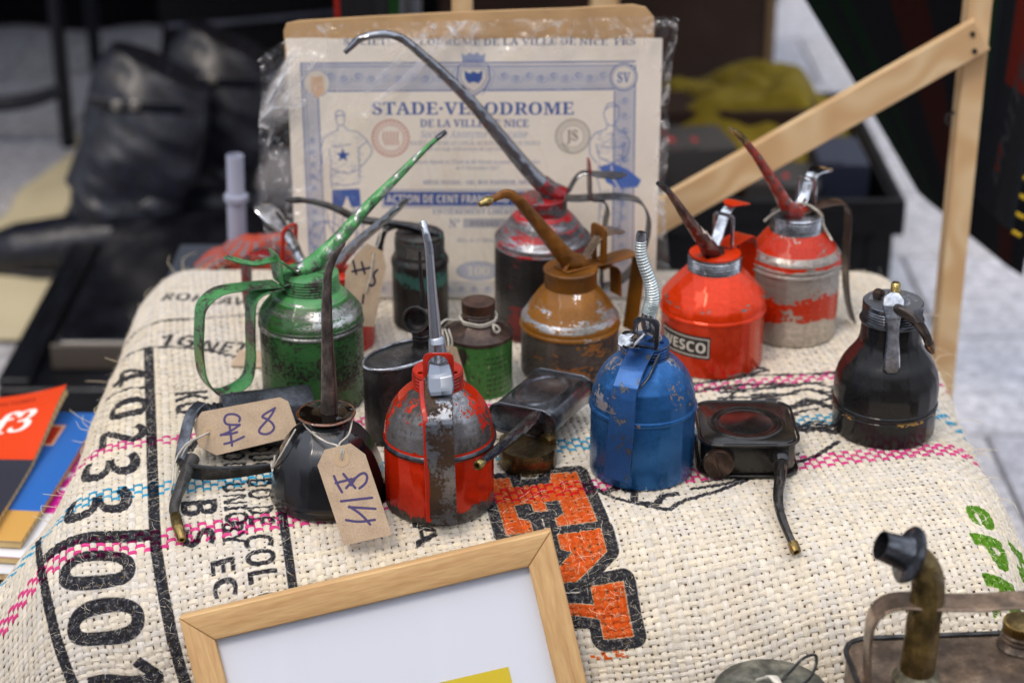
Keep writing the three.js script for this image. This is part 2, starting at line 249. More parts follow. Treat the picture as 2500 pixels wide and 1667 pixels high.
{
  const sack = thing('jute_sack', 'printed cream jute sack with coloured stripes draped over the table', 'sack', [0, 0, 0]);
  const PW = 0.00585, PQ = 0.0056, P0 = -0.72, Q0 = -0.56, SPAN = 1.28;
  // ---- print, drawn in millimetres of cloth
  const [cv, cx] = canvas(2048, 2048), k = 2048 / (SPAN * 1000);
  cx.fillStyle = '#ffffff'; cx.fillRect(0, 0, 2048, 2048);
  const sk = (S2 - SA) / CA; cx.setTransform(k, sk * k, 0, k, -P0 * 1000 * k, (-Q0 * 1000 + sk * 280) * k);
  const INK = '#353844', r = rng(8);
  const line = (pts, w, c = INK) => { cx.strokeStyle = c; cx.lineWidth = w * 0.86; cx.lineCap = 'butt'; cx.lineJoin = 'round'; cx.beginPath(); pts.forEach(([a, b], i) => i ? cx.lineTo(a, b) : cx.moveTo(a, b)); cx.stroke(); };
  const glyph = (s, p, q, along, tall, rot = Math.PI / 2, c = INK, wgt = 'bold') => { cx.save(); cx.translate(p, q); cx.rotate(rot); cx.font = wgt + ' 100px sans-serif'; const w = cx.measureText(s).width; cx.scale(along / w, tall / 72); cx.fillStyle = c; cx.textBaseline = 'alphabetic'; cx.textAlign = 'center'; cx.fillText(s, 0, 36); cx.restore(); };
  line([[-392, -20], [-381, 23], [-371, 70], [-363, 117], [-356, 160], [-350, 330]], 9);
  line([[-285, -279], [-284, 65], [-279, 136], [-274, 180], [-268, 330]], 10);
  line([[-188, 0], [-188, 40], [-187, 110], [-184, 330]], 8);
  line([[-372, 46], [-280, 52]], 14);
  line([[-330, -345], [-283, -339], [-194, -337], [-80, -330]], 3.5);
  line([[-330, -292], [-287, -281], [-240, -271], [-188, -229]], 4.5);
  line([[-330, -205], [-286, -192]], 4);
  glyph('3', -327, 3, 48, 54); glyph('0', -328, 79, 38, 56); glyph('0', -325, 119, 38, 56); glyph('1', -317, 160, 34, 56); glyph('7', -310, 205, 40, 56);
  glyph('3', -318, -55, 44, 48); glyph('2', -308, -110, 40, 40); glyph('0', -303, -160, 40, 34); glyph('4', -303, -228, 40, 34);
  glyph('1G', -258, -291, 36, 24, 0.25); glyph('NET', -218, -270, 46, 22, 0.35);
  glyph('ROHZAV', -232, -383, 84, 18, 0.33);
  glyph('S', -250, -80, 34, 26); glyph('A', -250, -30, 26, 26); glyph('B', -250, 25, 30, 28); glyph('S', -252, 62, 22, 24);
  glyph('PROD', -220, -60, 64, 18); glyph('UNIO', -222, 22, 66, 18); glyph('BY', -226, 62, 26, 17); glyph('EC', -236, 100, 34, 18);
  glyph('PRODUC', -198, -70, 84, 20); glyph('DO', -202, 2, 36, 20); glyph('DE', -204, 44, 30, 20); glyph('COL', -208, 90, 46, 22); glyph('OMBIA', -206, 150, 60, 22);
  glyph('KG', -250, -160, 46, 28); glyph('A', -84, 90, 28, 17); glyph('LE', -90, 30, 50, 17);
  // orange letters with a dark outline, reading down the cloth
  const letter = (ps, c, gap) => { cx.save(); cx.lineJoin = 'round'; const go = () => { cx.beginPath(); ps.forEach(([a, b], i) => i ? cx.lineTo(a, b) : cx.moveTo(a, b)); cx.closePath(); }; go(); if (gap) { cx.strokeStyle = INK; cx.lineWidth = 19; cx.stroke(); cx.fillStyle = INK; cx.fill(); } else { cx.strokeStyle = '#d9cdb8'; cx.lineWidth = 1.4; cx.stroke(); cx.fillStyle = c; cx.fill(); } cx.restore(); };
  const Ep = [[-24, 20], [-24, 100], [-4, 100], [-4, 88], [-12, 82], [-12, 62], [2, 62], [2, 76], [12, 76], [12, 62], [24, 62], [24, 82], [16, 88], [16, 97], [46, 97], [46, 20], [26, 20], [22, 34], [-8, 34], [-8, 20]];
  const Np = [[-26, 108], [-26, 122], [10, 122], [-20, 140], [-26, 150], [-10, 150], [22, 130], [47, 130], [47, 106], [18, 106], [16, 118], [-6, 118], [-6, 108]];
  const N2 = [[47, 106], [47, 128], [20, 148], [-26, 148], [-26, 140], [4, 140], [22, 124], [14, 120], [14, 106]];
  const Tp = [[54, 154], [54, 194], [32, 194], [32, 178], [-20, 178], [-20, 168], [30, 168], [30, 154]];
  letter(Ep, 0, 1); letter(N2, 0, 1); letter(Tp, 0, 1);
  letter(Ep, '#e86224'); letter(N2, '#e86224'); letter(Tp, '#e86224');
  for (let i = 0; i < 12; i++) { cx.fillStyle = '#e86224'; cx.fillRect(18 + r() * 36, 203 + r() * 7, 2 + r() * 4, 1 + r() * 2); }
  // the drawn figure between the cans: loose dark outlines and hatching
  const blobLine = (c, n, w, sx, sy, ph) => { const q = []; for (let i = 0; i <= n; i++) { const t = i / n * 6.2832; q.push([c[0] + sx * Math.cos(t) * (1 + 0.12 * Math.sin(3 * t + ph)), c[1] + sy * Math.sin(t) * (1 + 0.15 * Math.sin(5 * t + ph))]); } line(q, w); };
  line([[52, 44], [66, 66], [92, 86], [104, 92], [112, 84], [122, 78], [150, 68], [178, 54], [240, 28], [268, 6]], 5);
  line([[60, 58], [72, 50], [84, 60], [80, 76], [96, 82], [104, 70], [118, 68]], 7); line([[128, 62], [160, 58], [186, 46]], 4); line([[140, 52], [172, 50], [196, 36], [230, 20]], 3);
  blobLine([256, -56], 40, 6, 46, 34, 1); blobLine([262, -40], 40, 9, 26, 28, 2); blobLine([250, -84], 40, 4, 58, 20, 0.4);
  for (let i = 0; i < 26; i++) { const a = 170 + r() * 130, b = -132 + r() * 118; line([[a, b], [a + 8 + r() * 24, b + r() * 16 - 8], [a + 18 + r() * 34, b + r() * 18 - 9]], 2 + r() * 4); }
  line([[130, -128], [180, -120], [240, -128], [300, -120], [340, -124]], 4); line([[120, -112], [170, -104], [215, -112], [258, -106]], 5); blobLine([228, -138], 24, 5, 20, 7, 1); blobLine([218, -168], 24, 5, 12, 6, 1);
  // green letters at the far side
  const GRN = '#5d9c26', fat = (s, p0, q0, al, tl) => { cx.save(); cx.translate(p0, q0); cx.rotate(Math.PI / 2); cx.font = 'bold 100px sans-serif'; const w = cx.measureText(s).width; cx.scale(al / w, tl / 72); cx.textAlign = 'center'; cx.fillStyle = cx.strokeStyle = GRN; cx.lineWidth = 5; cx.lineJoin = 'round'; cx.fillText(s, 0, 36); cx.strokeText(s, 0, 36); cx.restore(); };
  fat('e', 342, 134, 30, 26); fat('P', 333, 172, 36, 26); fat('R', 330, 212, 36, 28); fat('o', 330, 252, 34, 26); fat('H', 372, 166, 44, 24); fat('E', 366, 214, 44, 24);
  cx.setTransform(1, 0, 0, 1, 0, 0);
  // ink lies unevenly on the fibre
  const im = cx.getImageData(0, 0, 2048, 2048), d = im.data;
  for (let j = 0; j < 2048; j++) for (let i = 0; i < 2048; i++) { const a = (j * 2048 + i) * 4; if (d[a] > 250 && d[a + 1] > 250 && d[a + 2] > 250) continue; const n = noise(i * 0.16, j * 0.16, 31) * 0.5 + noise(i * 0.5, j * 0.5, 32) * 0.6, t = clamp((n - 0.04) * 1.6) * 0.68; for (let c = 0; c < 3; c++) d[a + c] = mix(d[a + c], 235, t); }
  cx.putImageData(im, 0, 0);
  const printTex = canvasTex(cv); printTex.wrapS = printTex.wrapT = THREE.ClampToEdgeWrapping;
  const strand = finish(256, 64, (u, v) => { const n = fb(u, v, 3, 14, 3, 91), m2 = fb(u, v, 30, 20, 2, 92); return [255, 255, 255, 1, 0, 0.5 + n * 0.8 + m2 * 0.3]; });
  strand.orm.channel = 1;
  const jute = new THREE.MeshPhysicalMaterial({ map: printTex, vertexColors: true, roughness: 0.95, bumpMap: strand.orm, bumpScale: 0.0006, specularIntensity: 0.25, side: THREE.DoubleSide });
  const A3 = [-1, -0.45, 0.45, 1], B3 = [-0.3, 0.6, 0.6, -0.3];
  const stripes = [[[-0.099, -0.086], [0.66, 0.06, 0.24]], [[-0.021, 0.001], [0.05, 0.34, 0.52]], [[0.045, 0.066], [0.66, 0.06, 0.22]]];
  function threads(along) {                       // along 'q' = warp (towards the viewer), 'p' = weft
    const pos = [], uv = [], uv1 = [], col = [], idx = [], warp = along === 'q', pitch = warp ? PW : PQ, cross = warp ? PQ : PW, rr = rng(warp ? 11 : 12);
    const n0 = Math.floor((warp ? P0 : Q0) / pitch), n1 = Math.ceil(((warp ? P0 : Q0) + SPAN) / pitch), a0 = warp ? Q0 : P0, STEP = cross / 3, steps = Math.ceil(SPAN / STEP);
    for (let i = n0; i < n1; i++) {
      const c0 = (i + 0.5) * pitch, tone = 0.92 + rr() * 0.11, warm = (rr() - 0.5) * 0.05, fat = 0.84 + rr() * 0.3, seed = i * 7.13;
      let stripe = null; if (!warp) for (const [[lo, hi], c] of stripes) { const s0 = c0 + 0.0; if (s0 > lo && s0 < hi) stripe = c; }
      let run = -1;
      for (let s = 0; s <= steps; s++) {
        const a = a0 + s * STEP, wob = pitch * 0.16 * noise(a * 40 + seed, i * 0.37, 51) + pitch * 0.35 * noise(a * 5, i * 0.05, 52), c = c0 + wob, p = warp ? c : a, q = warp ? a : c;
        if (!inCloth(p, q)) { run = -1; continue; }
        const N = weaveN(p, q), ph = Math.cos(Math.PI * (a / cross - 0.5) ) * ((i & 1) ? -1 : 1) * (warp ? 1 : -1);
        const w = pitch * (stripe ? 0.44 : warp ? 0.52 : 0.47) * fat * (0.9 + 0.12 * noise(a * 60, seed, 53)) * (0.92 + 0.08 * ph), h = 0.00055 * ph, th = 0.0009 * (0.85 + 0.15 * ph);
        const g = tone * (0.95 + 0.14 * noise(a * 90, seed, 54)), hue = warm + 0.03 * noise(p * 3, q * 3, 55);
        // yarn colour: each thread has the tone of its own lot of jute, or the dye of a stripe
        const base = stripe ? [stripe[0] * g, stripe[1] * g, stripe[2] * g] : [(0.715 + hue) * g, (0.632 + hue * 0.3) * g, (0.505 - hue) * g];
        const start = pos.length / 3;
        for (let m = 0; m < 4; m++) {
          const pp = warp ? p + A3[m] * w : p, qq = warp ? q : q + A3[m] * w, S = weave(pp, qq), up = h + B3[m] * th;
          pos.push(S[0] + N[0] * up, S[1] + N[1] * up, S[2] + N[2] * up); uv.push((pp - P0) / SPAN, 1 - (qq - Q0) / SPAN); uv1.push(a / 0.03, m / 3 + seed); col.push(...base);
        }
        if (run >= 0) for (let m = 0; m < 3; m++) { const e = run + m, f = start + m; warp ? idx.push(e, f, e + 1, e + 1, f, f + 1) : idx.push(e, e + 1, f, e + 1, f + 1, f); }
        run = start;
      }
    }
    const g = geo(pos, uv, idx); g.setAttribute('uv1', new THREE.Float32BufferAttribute(uv1, 2)); g.setAttribute('color', new THREE.Float32BufferAttribute(col, 3)); g.computeVertexNormals(); return g;
  }
  part('warp_threads', threads('q'), jute, sack, 'stuff');
  part('weft_threads', threads('p'), jute, sack, 'stuff');
  part('shade_underlay', sheet(150, 130, (a, b) => { const u = mix(-0.595, 0.515, a), v = mix(-0.42, 0.355, b), S = drape(u, v), e = 0.004, S1 = drape(u + e, v), S2 = drape(u, v + e), n = new THREE.Vector3(S2[0] - S[0], S2[1] - S[1], S2[2] - S[2]).cross(new THREE.Vector3(S1[0] - S[0], S1[1] - S[1], S1[2] - S[2])).normalize(); return [S[0] - n.x * 0.0013, S[1] - n.y * 0.0013, S[2] - n.z * 0.0013]; }), flat(0x77644a, 1), sack);  // dark sheet standing in for the shade seen through the weave
  // loose fibres standing off the cloth
  const pos = [], uv = [], idx = [], rr = rng(99), tmp = new THREE.Vector3();
  for (let i = 0; i < 20000; i++) {
    const p = -0.62 + rr() * 1.12, q = -0.44 + rr() * 0.8; if (!inCloth(p, q)) continue;
    const S = weave(p, q), N = weaveN(p, q), dir = rr() * 6.283, L = 0.004 + 0.016 * rr() * rr(), lift = 0.15 + rr() * 0.5, cu = (rr() - 0.5) * 3, w = 0.00003 + rr() * 0.00005;
    let prev = -1, x = S[0], y = S[1] + 0.0006, z = S[2];
    for (let s = 0; s <= 4; s++) {
      const a = dir + cu * s / 4, l = lift * (1 - s / 3.2), b = pos.length / 3; pos.push(x - Math.sin(a) * w, y, z + Math.cos(a) * w, x + Math.sin(a) * w, y + w, z - Math.cos(a) * w); uv.push(0, 0, 1, 0);
      if (prev >= 0) idx.push(prev, prev + 1, b, prev + 1, b + 1, b); prev = b; tmp.set(Math.cos(a) + N[0] * l, N[1] * l, Math.sin(a) + N[2] * l).multiplyScalar(L / 4);
      const dn = tmp.x * N[0] + tmp.y * N[1] + tmp.z * N[2], want = l * L / 4; x += tmp.x + N[0] * (want - dn); y += tmp.y + N[1] * (want - dn); z += tmp.z + N[2] * (want - dn);
    }
  }
  const fg = geo(pos, uv, idx); fg.computeVertexNormals();
  part('loose_fibres', fg, flat(0xe6dcc6, 1), sack, 'stuff');
  // long frayed ends along the open edges
  const fr = []; const r3 = rng(17);
  for (let i = 0; i < 70; i++) {
    const back = i < 34, u = back ? -0.40 + r3() * 0.3 : (i % 2 ? -0.33 - r3() * 0.08 : 0.37 + r3() * 0.03), v = back ? -0.424 : -0.32 + r3() * 0.36, S = drape(u, v), L = 0.008 + r3() * 0.022, a = back ? -1.57 + (r3() - 0.5) * 2.4 : (i % 2 ? 3.1 : 0) + (r3() - 0.5) * 2, e = r3() * 0.8 - 0.1;
    fr.push(tube([[S[0], S[1], S[2], 0.00032], [S[0] + Math.cos(a) * L * 0.5, S[1] + e * L * 0.6, S[2] + Math.sin(a) * L * 0.5, 0.00025], [S[0] + Math.cos(a + 0.5) * L, S[1] + e * L * 0.7, S[2] + Math.sin(a + 0.5) * L, 0.0002]], { seg: 4, n: 6 }));
  }
  part('frayed_ends', merge(fr), flat(0xcfc0a0, 1), sack, 'stuff');
}

// ================================================================ materials of the oil cans
M.steel = plain({ a: 0xcfd1d6, r: 0.26, spots: 0.18 });
M.steelDark = plain({ a: 0x6b6e74, b: 0x3d3e42, c: 0x4a3a2e, seed: 9, r: 0.4, spots: 0.28 });
M.iron = plain({ a: 0x4b4a4a, b: 0x2b2928, c: 0x4d3a2a, seed: 12, r: 0.45, m: 0.7, spots: 0.3 });
M.japan = flat(0x0d0e12, 0.24, 0, { clearcoat: 0.45, clearcoatRoughness: 0.12, bumpMap: grain(1).orm, bumpScale: 0.00012 });
M.brass = plain({ a: 0xa98d55, b: 0x6f5a36, c: 0x3b2f22, seed: 18, r: 0.38, m: 0.9, spots: 0.25 });
M.brassBright = plain({ a: 0xd9c07a, b: 0xa98b48, c: 0x6a5430, seed: 19, r: 0.28, m: 0.95, spots: 0.1 });
M.brown = plain({ a: 0x5a453a, b: 0x3a2c26, c: 0x6d6660, seed: 21, r: 0.45, m: 0.45, spots: 0.2 });
M.tube = flat(0xa2a6ad, 0.27, 0.95);
M.chrome = plain({ a: 0xe2e4e8, r: 0.2, m: 1, spots: 0.1 });
M.string = plain({ a: 0xe8e0cf, b: 0xd2c6b0, seed: 22, r: 0.95, rv: 0, m: 0, spots: 0, fu: 3, fv: 20 });
const base = (r, f = 0.003) => [[0, 0.002], [r - 0.005, 0.002], [r - 0.004, 0], [r - 0.0012, 0.0004], [r - 0.0003, 0.0016], [r, f]];
// straight wall, rolled bead(s), band, rounded shoulder, cone or dome up to the neck
function canProfile(r, beads, hs, rs, rn, hn, bulge = 0.5) {
  let p = base(r); for (const [h, a, hh] of beads) p = p.concat(bead(r, h, a, hh));
  p.push([r, hs - 0.004]); for (let i = 1; i <= 5; i++) { const t = i / 5 * 1.1; p.push([rs + (r - rs) * (1 - t / 1.1 * 0.999), hs - 0.004 + 0.004 * Math.sin(t) / 0.891]); }
  const c = [rs - (rs - rn) * 0.35, hs + (hn - hs) * bulge]; for (let i = 1; i <= 12; i++) { const t = i / 12, a = (1 - t) * (1 - t), b = 2 * t * (1 - t), d = t * t; p.push([rs * a + c[0] * b + (rn + 0.0015) * d, hs * a + c[1] * b + hn * d]); }
  p.push([rn, hn + 0.001]); return p;
}
const collarProfile = (r, y0, y1, n = 4, a = 0.0007) => [[r - 0.002, y0], [r + 0.0012, y0 + 0.0006], [r + 0.0012, y0 + 0.002], ...thread(r, y0 + 0.0026, y1 - 0.0022, n, a), [r + 0.0006, y1 - 0.0016], [r + 0.0006, y1 - 0.0004], [r - 0.0004, y1], [r * 0.6, y1 + 0.0004], [0, y1 + 0.0006]];
function rivet(p, n, r, mat, parent, name = 'rivet') { const g = lathe([[r, 0], [r, r * 0.3], [r * 0.75, r * 0.6], [r * 0.35, r * 0.75], [0, r * 0.78]], 16, 0.05); const o = part(name, g, mat, parent); o.quaternion.setFromUnitVectors(new THREE.Vector3(0, 1, 0), V(n).normalize()); o.position.copy(V(p)); return o; }
const nozzle = (pts, mat, parent, hollow = 0.55) => part('nozzle', tube(pts, { seg: 14, n: 14, hollow }), mat, parent);
// round top plate with holes punched through it into the hollow neck
function topPlate(r, y, holes, mat, parent) { const s = ellipse(r, r); for (const [x, z, q] of holes) { const h = new THREE.Path(); h.absarc(x, -z, q, 0, 6.28318); s.holes.push(h); } part('top_plate', slab(s, 0.0012, { bevel: 0.0003, seg: 2, curve: 40 }).rotateX(-Math.PI / 2).translate(0, y, 0), mat, parent); }
// upright bracket with a window that the lever passes through
function yoke(w, h, t, legw) { const s = roundRect(w, h, w * 0.22, 0, h / 2), q = new THREE.Path(), iw = w - 2 * legw, ih = h - legw * 1.4; q.moveTo(-iw / 2, 0.002); q.lineTo(-iw / 2, ih - iw * 0.2); q.absarc(0, ih - iw * 0.3, iw / 2, Math.PI, 0, true); q.lineTo(iw / 2, 0.002); q.closePath(); s.holes.push(q); const g = slab(s, t, { bevel: 0.0003, seg: 2 }); g.translate(0, 0, -t / 2); return g; }
function put(o, pos, faceDir, tilt = 0) { o.position.copy(V(pos)); o.rotation.set(0, Math.atan2(faceDir[0], faceDir[2]), 0); if (tilt) o.rotateX(tilt); return o; }

// ================================================================ green pump can
{
  const A = az(-32), o = thing('oil_can', 'chipped green oil can with looped handle and long green spout', 'oil can', [-0.1682, 0, -0.1214], 'old oil cans on the sack');
  const pr = canProfile(0.0432, [[0.0715, 0.0011, 0.0016], [0.0755, 0.0006, 0.001]], 0.085, 0.0405, 0.0252, 0.1);
  const m = worn({ W: 1024, H: 512, seed: 101, fu: 9, fv: 6, prof: pr, paint: 0x5b9a60, paint2: 0x3f7d4a, bare: 0xc4c6c4, dark: 0x2a2723, edge: 0x1f1c1a, thr: 0.5, grime: 0.0, paintAt: (u, h) => h > 0.076 ? 0x4c8a51 : 0x2d562a, wear: (u, h, r, n3, n2) => (h < 0.066 ? 0.30 + n2 * 0.5 + 0.2 * Math.cos((u - 0.12) * 6.28) : 0) + (Math.abs(h - 0.0835) < 0.003 ? 0.42 : 0) + (Math.abs(h - 0.073) < 0.0035 ? 0.2 : 0) + (h > 0.084 && h < 0.092 ? 0.1 : 0), tarnish: 0.0 });
  // below the bead the wear shows dark metal, above it bright
  const m2 = worn({ W: 1024, H: 512, seed: 103, fu: 9, fv: 6, prof: pr, paint: 0x346334, paint2: 0x2b522c, bare: 0x4a443c, dark: 0x1d1a18, edge: 0x243a22, thr: 0.36, mb: 0.5, rp: 0.33, rb: 0.4, grime: 0.22, hi: 0.8, wear: (u, h) => (h < 0.069 ? 0.1 + 0.22 * Math.cos((u - 0.14) * 6.28) : 0.12) });
  const cut = pr.findIndex((p) => p[1] > 0.0695);
  part('body', lathe(pr.slice(0, cut + 1)), m2, o);
  part('shoulder', lathe(pr.slice(cut)), m, o);
  M.green = worn({ seed: 108, fu: 3, fv: 3, paint: 0x4f8a54, paint2: 0x3d7445, bare: 0x5a5450, dark: 0x332e2a, edge: 0x2a3a28, thr: 0.17, hi: 0.5, lap: 0.09, rp: 0.3, mb: 0.5 });
  M.greenSpout = worn({ seed: 131, fu: 3, fv: 6, paint: 0x559a5b, paint2: 0x43804a, bare: 0xd2d4d2, dark: 0x3a3636, thr: 0.13, hi: 0.7, lap: 0.1 });
  part('collar', lathe(collarProfile(0.0243, 0.099, 0.1135, 4, 0.0008), 64, 0.08), M.green, o);
  part('lid', lathe([[0, 0.113], [0.0236, 0.113], [0.0244, 0.1138], [0.0244, 0.1148], [0.0236, 0.1156], [0.012, 0.1164], [0, 0.1166]], 64, 0.08), M.green, o);
  part('spout', tube([[-.0075, .1168, .0048, .0060], [-.001, .1195, .0007, .0072], [.0158, .1308, -.0099, .0066], [.0318, .1455, -.0198, .0056], [.0478, .1613, -.0299, .0048], [.0639, .1749, -.0399, .0040], [.08, .1886, -.05, .0032], [.0941, .2005, -.0588, .0024], [.1049, .2085, -.0655, .0019]], { tile: 0.07, seg: 20 }), M.greenSpout, o);
  nozzle([[.1045, .2082, -.0653, .0021], [.108, .2106, -.0675, .0024], [.1125, .2135, -.0703, .0021]], M.steelDark, o);
  part('lever', strip([[-.0625, .1442, .0391], [-.057, .1412, .0356], [-.0512, .1379, .032], [-.0426, .1338, .0266], [-.0347, .1330, .0217], [-.0267, .1328, .0167], [-.0208, .1298, .013], [-.0151, .1235, .0094], [-.0093, .1176, .0058]], [0.004, 0.015, 0.0165, 0.013, 0.0105, 0.0095, 0.0095, 0.0095, 0.0105, 0.012, 0.013], 0.0018, A.s, { belly: 0.0006 }), M.green, o);
  part('bracket', strip([[-.0235, .1135, .0147], [-.0242, .121, .0151], [-.0248, .132, .0155], [-.0262, .1395, .0164], [-.0285, .142, .0178]], [0.02, 0.02, 0.02, 0.016, 0.008], 0.0016, A.s), M.green, o);
  part('cross_bar', strip([[.004, .1150, -.0025], [-.012, .1136, .0075], [-.0235, .1122, .0147]], [0.016, 0.022, 0.021], 0.0016, A.s), M.green, o);
  part('handle', strip([[-.025, .1112, .0156], [-.0463, .1147, .029], [-.071, .1157, .0444], [-.082, .1063, .0512], [-.0847, .0904, .0529], [-.0863, .063, .0539], [-.0845, .0441, .0528], [-.0782, .0308, .0489], [-.0737, .0265, .046], [-.0641, .0265, .0401], [-.053, .0318, .0331], [-.0487, .0449, .0304], [-.0469, .0799, .0293], [-.0446, .1017, .0279], [-.0396, .1073, .0247], [-.0227, .1090, .0142]], 0.0185, 0.0016, A.s, { n: 110 }), M.green, o);
  rivet([-.0085, .1185, .0053], [-0.2, 1, 0.1], 0.0024, M.steel, o);
}

// ================================================================ black bell oiler with its tarred spout
{
  const o = thing('bell_oiler', 'glossy black bell-shaped oiler with brown rimmed flange and upright spout', 'oil can', [-0.1413, 0, 0.0472], 'old oil cans on the sack');
  const pr = [[0, 0.002], [0.040, 0.002], [0.0445, 0], [0.0458, 0.0012], [0.0456, 0.0035], [0.0446, 0.005], [0.0448, 0.0065], [0.0444, 0.0105], [0.0440, 0.0112], [0.0436, 0.016], [0.0424, 0.022], [0.0402, 0.0300], [0.0372, 0.038], [0.0330, 0.0460], [0.0280, 0.0525], [0.0222, 0.0572], [0.0185, 0.0594], [0.0172, 0.0612], ...thread(0.0168, 0.0615, 0.066, 3, 0.0003), [0.0172, 0.0665]];
  part('body', lathe(pr, 84, 0.09), M.japan, o);
  const amber = flat(0x0e0906, 0.07, 0);
  part('flange', lathe([[0.0165, 0.0660], [0.0205, 0.0676], [0.0222, 0.0690], [0.0212, 0.0699], [0.016, 0.0698], [0.009, 0.0702], [0, 0.0706]], 64, 0.08), amber, o);
  part('rim', lathe([[0.0205, 0.0673], [0.0223, 0.0684], [0.0226, 0.0693], [0.0220, 0.0701], [0.0209, 0.0703], [0.0206, 0.0697]], 64, 0.05), plain({ a: 0x8a4a16, b: 0x5a2d0e, c: 0x2b170a, seed: 33, r: 0.25, m: 0.1, mat: { clearcoat: 0.8 } }), o);
  const tar = plain({ a: 0x6f645d, b: 0x332c28, c: 0x181412, seed: 35, fu: 2, fv: 3, r: 0.45, m: 0.35, spots: 0.25 });
  part('spout', tube([[.0022, .0698, 0, .0064], [.0026, .09, 0, .0058], [.003, .1163, 0, .005], [.0032, .1292, 0, .0047], [.0036, .1548, 0, .004], [.0044, .17, 0, .0036], [.0061, .185, 0, .0031], [.0112, .1974, 0, .0025], [.0185, .2085, 0, .0015]], { tile: 0.06, seg: 20, hollow: 0.5 }), tar, o);
  part('spout_seam', tube([[.0086, .071, .0035, .0007], [.0085, .1, .0032, .0006], [.0076, .13, .0026, .0006], [.0074, .155, .0022, .0005], [.0078, .17, .0018, .0004]], { seg: 8 }), tar, o);
}

// ================================================================ red dome can, handle towards the viewer
{
  const o = thing('dome_oil_can', 'red dome-topped oil can with rusty strap handle and upright grey spout', 'oil can', [-0.0556, 0, 0.0576], 'old oil cans on the sack');
  const r = 0.0418, pr = [...base(r, 0.004), [r, 0.05], ...bead(r, 0.0553, 0.0016, 0.0022), [r - 0.0004, 0.0585], ...ballTop(r - 0.0004, 0.0586, 0.0190, 0.0985, 18)];
  const m = worn({ W: 1024, H: 512, seed: 141, fu: 8, fv: 5, prof: pr, mp: 0.25, paint: 0xc92a0a, paint2: 0xb62407, bare: 0x9a9a9c, dark: 0x3a3532, edge: 0x40302b, thr: 0.60, rp: 0.2, tarnish: 0.18, rb: 0.26, mb: 0.9, hi: 0.5, lap: 0.06, wear: (u, h, rr, n3, n2) => (h < 0.024 ? 1.15 - h * 58 : 0) + (h > 0.059 ? 0.26 + 0.50 * Math.exp(-(((u + 0.5) % 1 - 0.40) ** 2) * 60) + 0.45 * Math.exp(-(((u + 0.5) % 1 - 0.60) ** 2) * 120) : 0) });
  part('body', lathe(pr, 84), m, o);
  part('bead_ring', lathe(bead(r + 0.0004, 0.0553, 0.0017, 0.0022), 84, 0.08), M.steelDark, o);
  M.red = worn({ seed: 145, fu: 4, fv: 4, paint: 0xb42714, paint2: 0x8f1f12, bare: 0x9a9898, dark: 0x3a302c, thr: 0.36, hi: 0.6, rp: 0.32 });
  M.strap = worn({ seed: 147, fu: 4, fv: 4, W: 256, H: 256, paint: 0x8d939c, paint2: 0x6f747c, mp: 0.8, bare: 0x54402f, dark: 0x2a201b, edge: 0x3a2c24, mb: 0.35, rb: 0.5, rp: 0.34, thr: 0.06, hi: 0.5, lap: 0.12 });
  part('collar', lathe(collarProfile(0.0185, 0.0975, 0.1105, 3, 0.0009).slice(0, -2), 64, 0.08), M.red, o);
  topPlate(0.0184, 0.1098, [[-0.0125, 0.0068, 0.0021], [0.0130, 0.0062, 0.0021], [-0.010, -0.0095, 0.0021]], M.red, o);
  const S = [1, 0, 0.03];
  part('spout', tube([[-.0012, .1320, -.0075, .0048], [-.0022, .1500, -.0079, .0043], [-.0033, .1680, -.0083, .0037], [-.0042, .1860, -.0087, .0033], [-.0052, .2040, -.0095, .0031], [-.0072, .2150, -.0125, .0029], [-.0098, .2215, -.0180, .0027]], { seg: 20, hollow: 0.5, tile: 0.06, n: 60 }), M.tube, o);
  part('spout_socket', tube([[0, .109, -.004, .0082], [0, .1185, -.006, .0070], [-.0004, .1263, -.007, .0064], [-.0008, .1330, -.0074, .0060], [-.0010, .1345, -.0075, .0049]], { seg: 20 }), M.tube, o);
  put(part('bracket', yoke(0.023, 0.021, 0.0018, 0.0035), M.red, o), [0.0012, 0.1085, 0.0135], [0.03, 0, 1], -0.12);
  part('lever', strip([[.0005, .1150, .004], [.0012, .1215, .0120], [.0018, .1235, .0190], [.0028, .1200, .0280], [.0036, .1130, .0345], [.0040, .1075, .0375]], [0.010, 0.013, 0.0150, 0.0185, 0.0195, 0.0165], 0.0030, S, { belly: -0.0020, n: 40 }), flat(0x767b83, 0.3, 0.9), o);
  part('handle', strip([[.001, .1110, .0030], [.0013, .1112, .0150], [.0016, .1085, .0270], [.002, .1015, .0400], [.0025, .0930, .0490], [.003, .0800, .0535], [.0035, .0600, .0545], [.004, .0400, .0545], [.0045, .0200, .0540], [.0045, .0090, .0535]], 0.0205, 0.0018, S, { n: 60 }), M.strap, o);
  part('handle_flange', strip([[-.0112, .1090, .0180], [-.0095, .1010, .0400], [-.0077, .0930, .0485], [-.0068, .0600, .0537], [-.0058, .0110, .0530]], 0.0026, 0.004, [0, 0.3, 1], { n: 50 }), M.red, o);
}

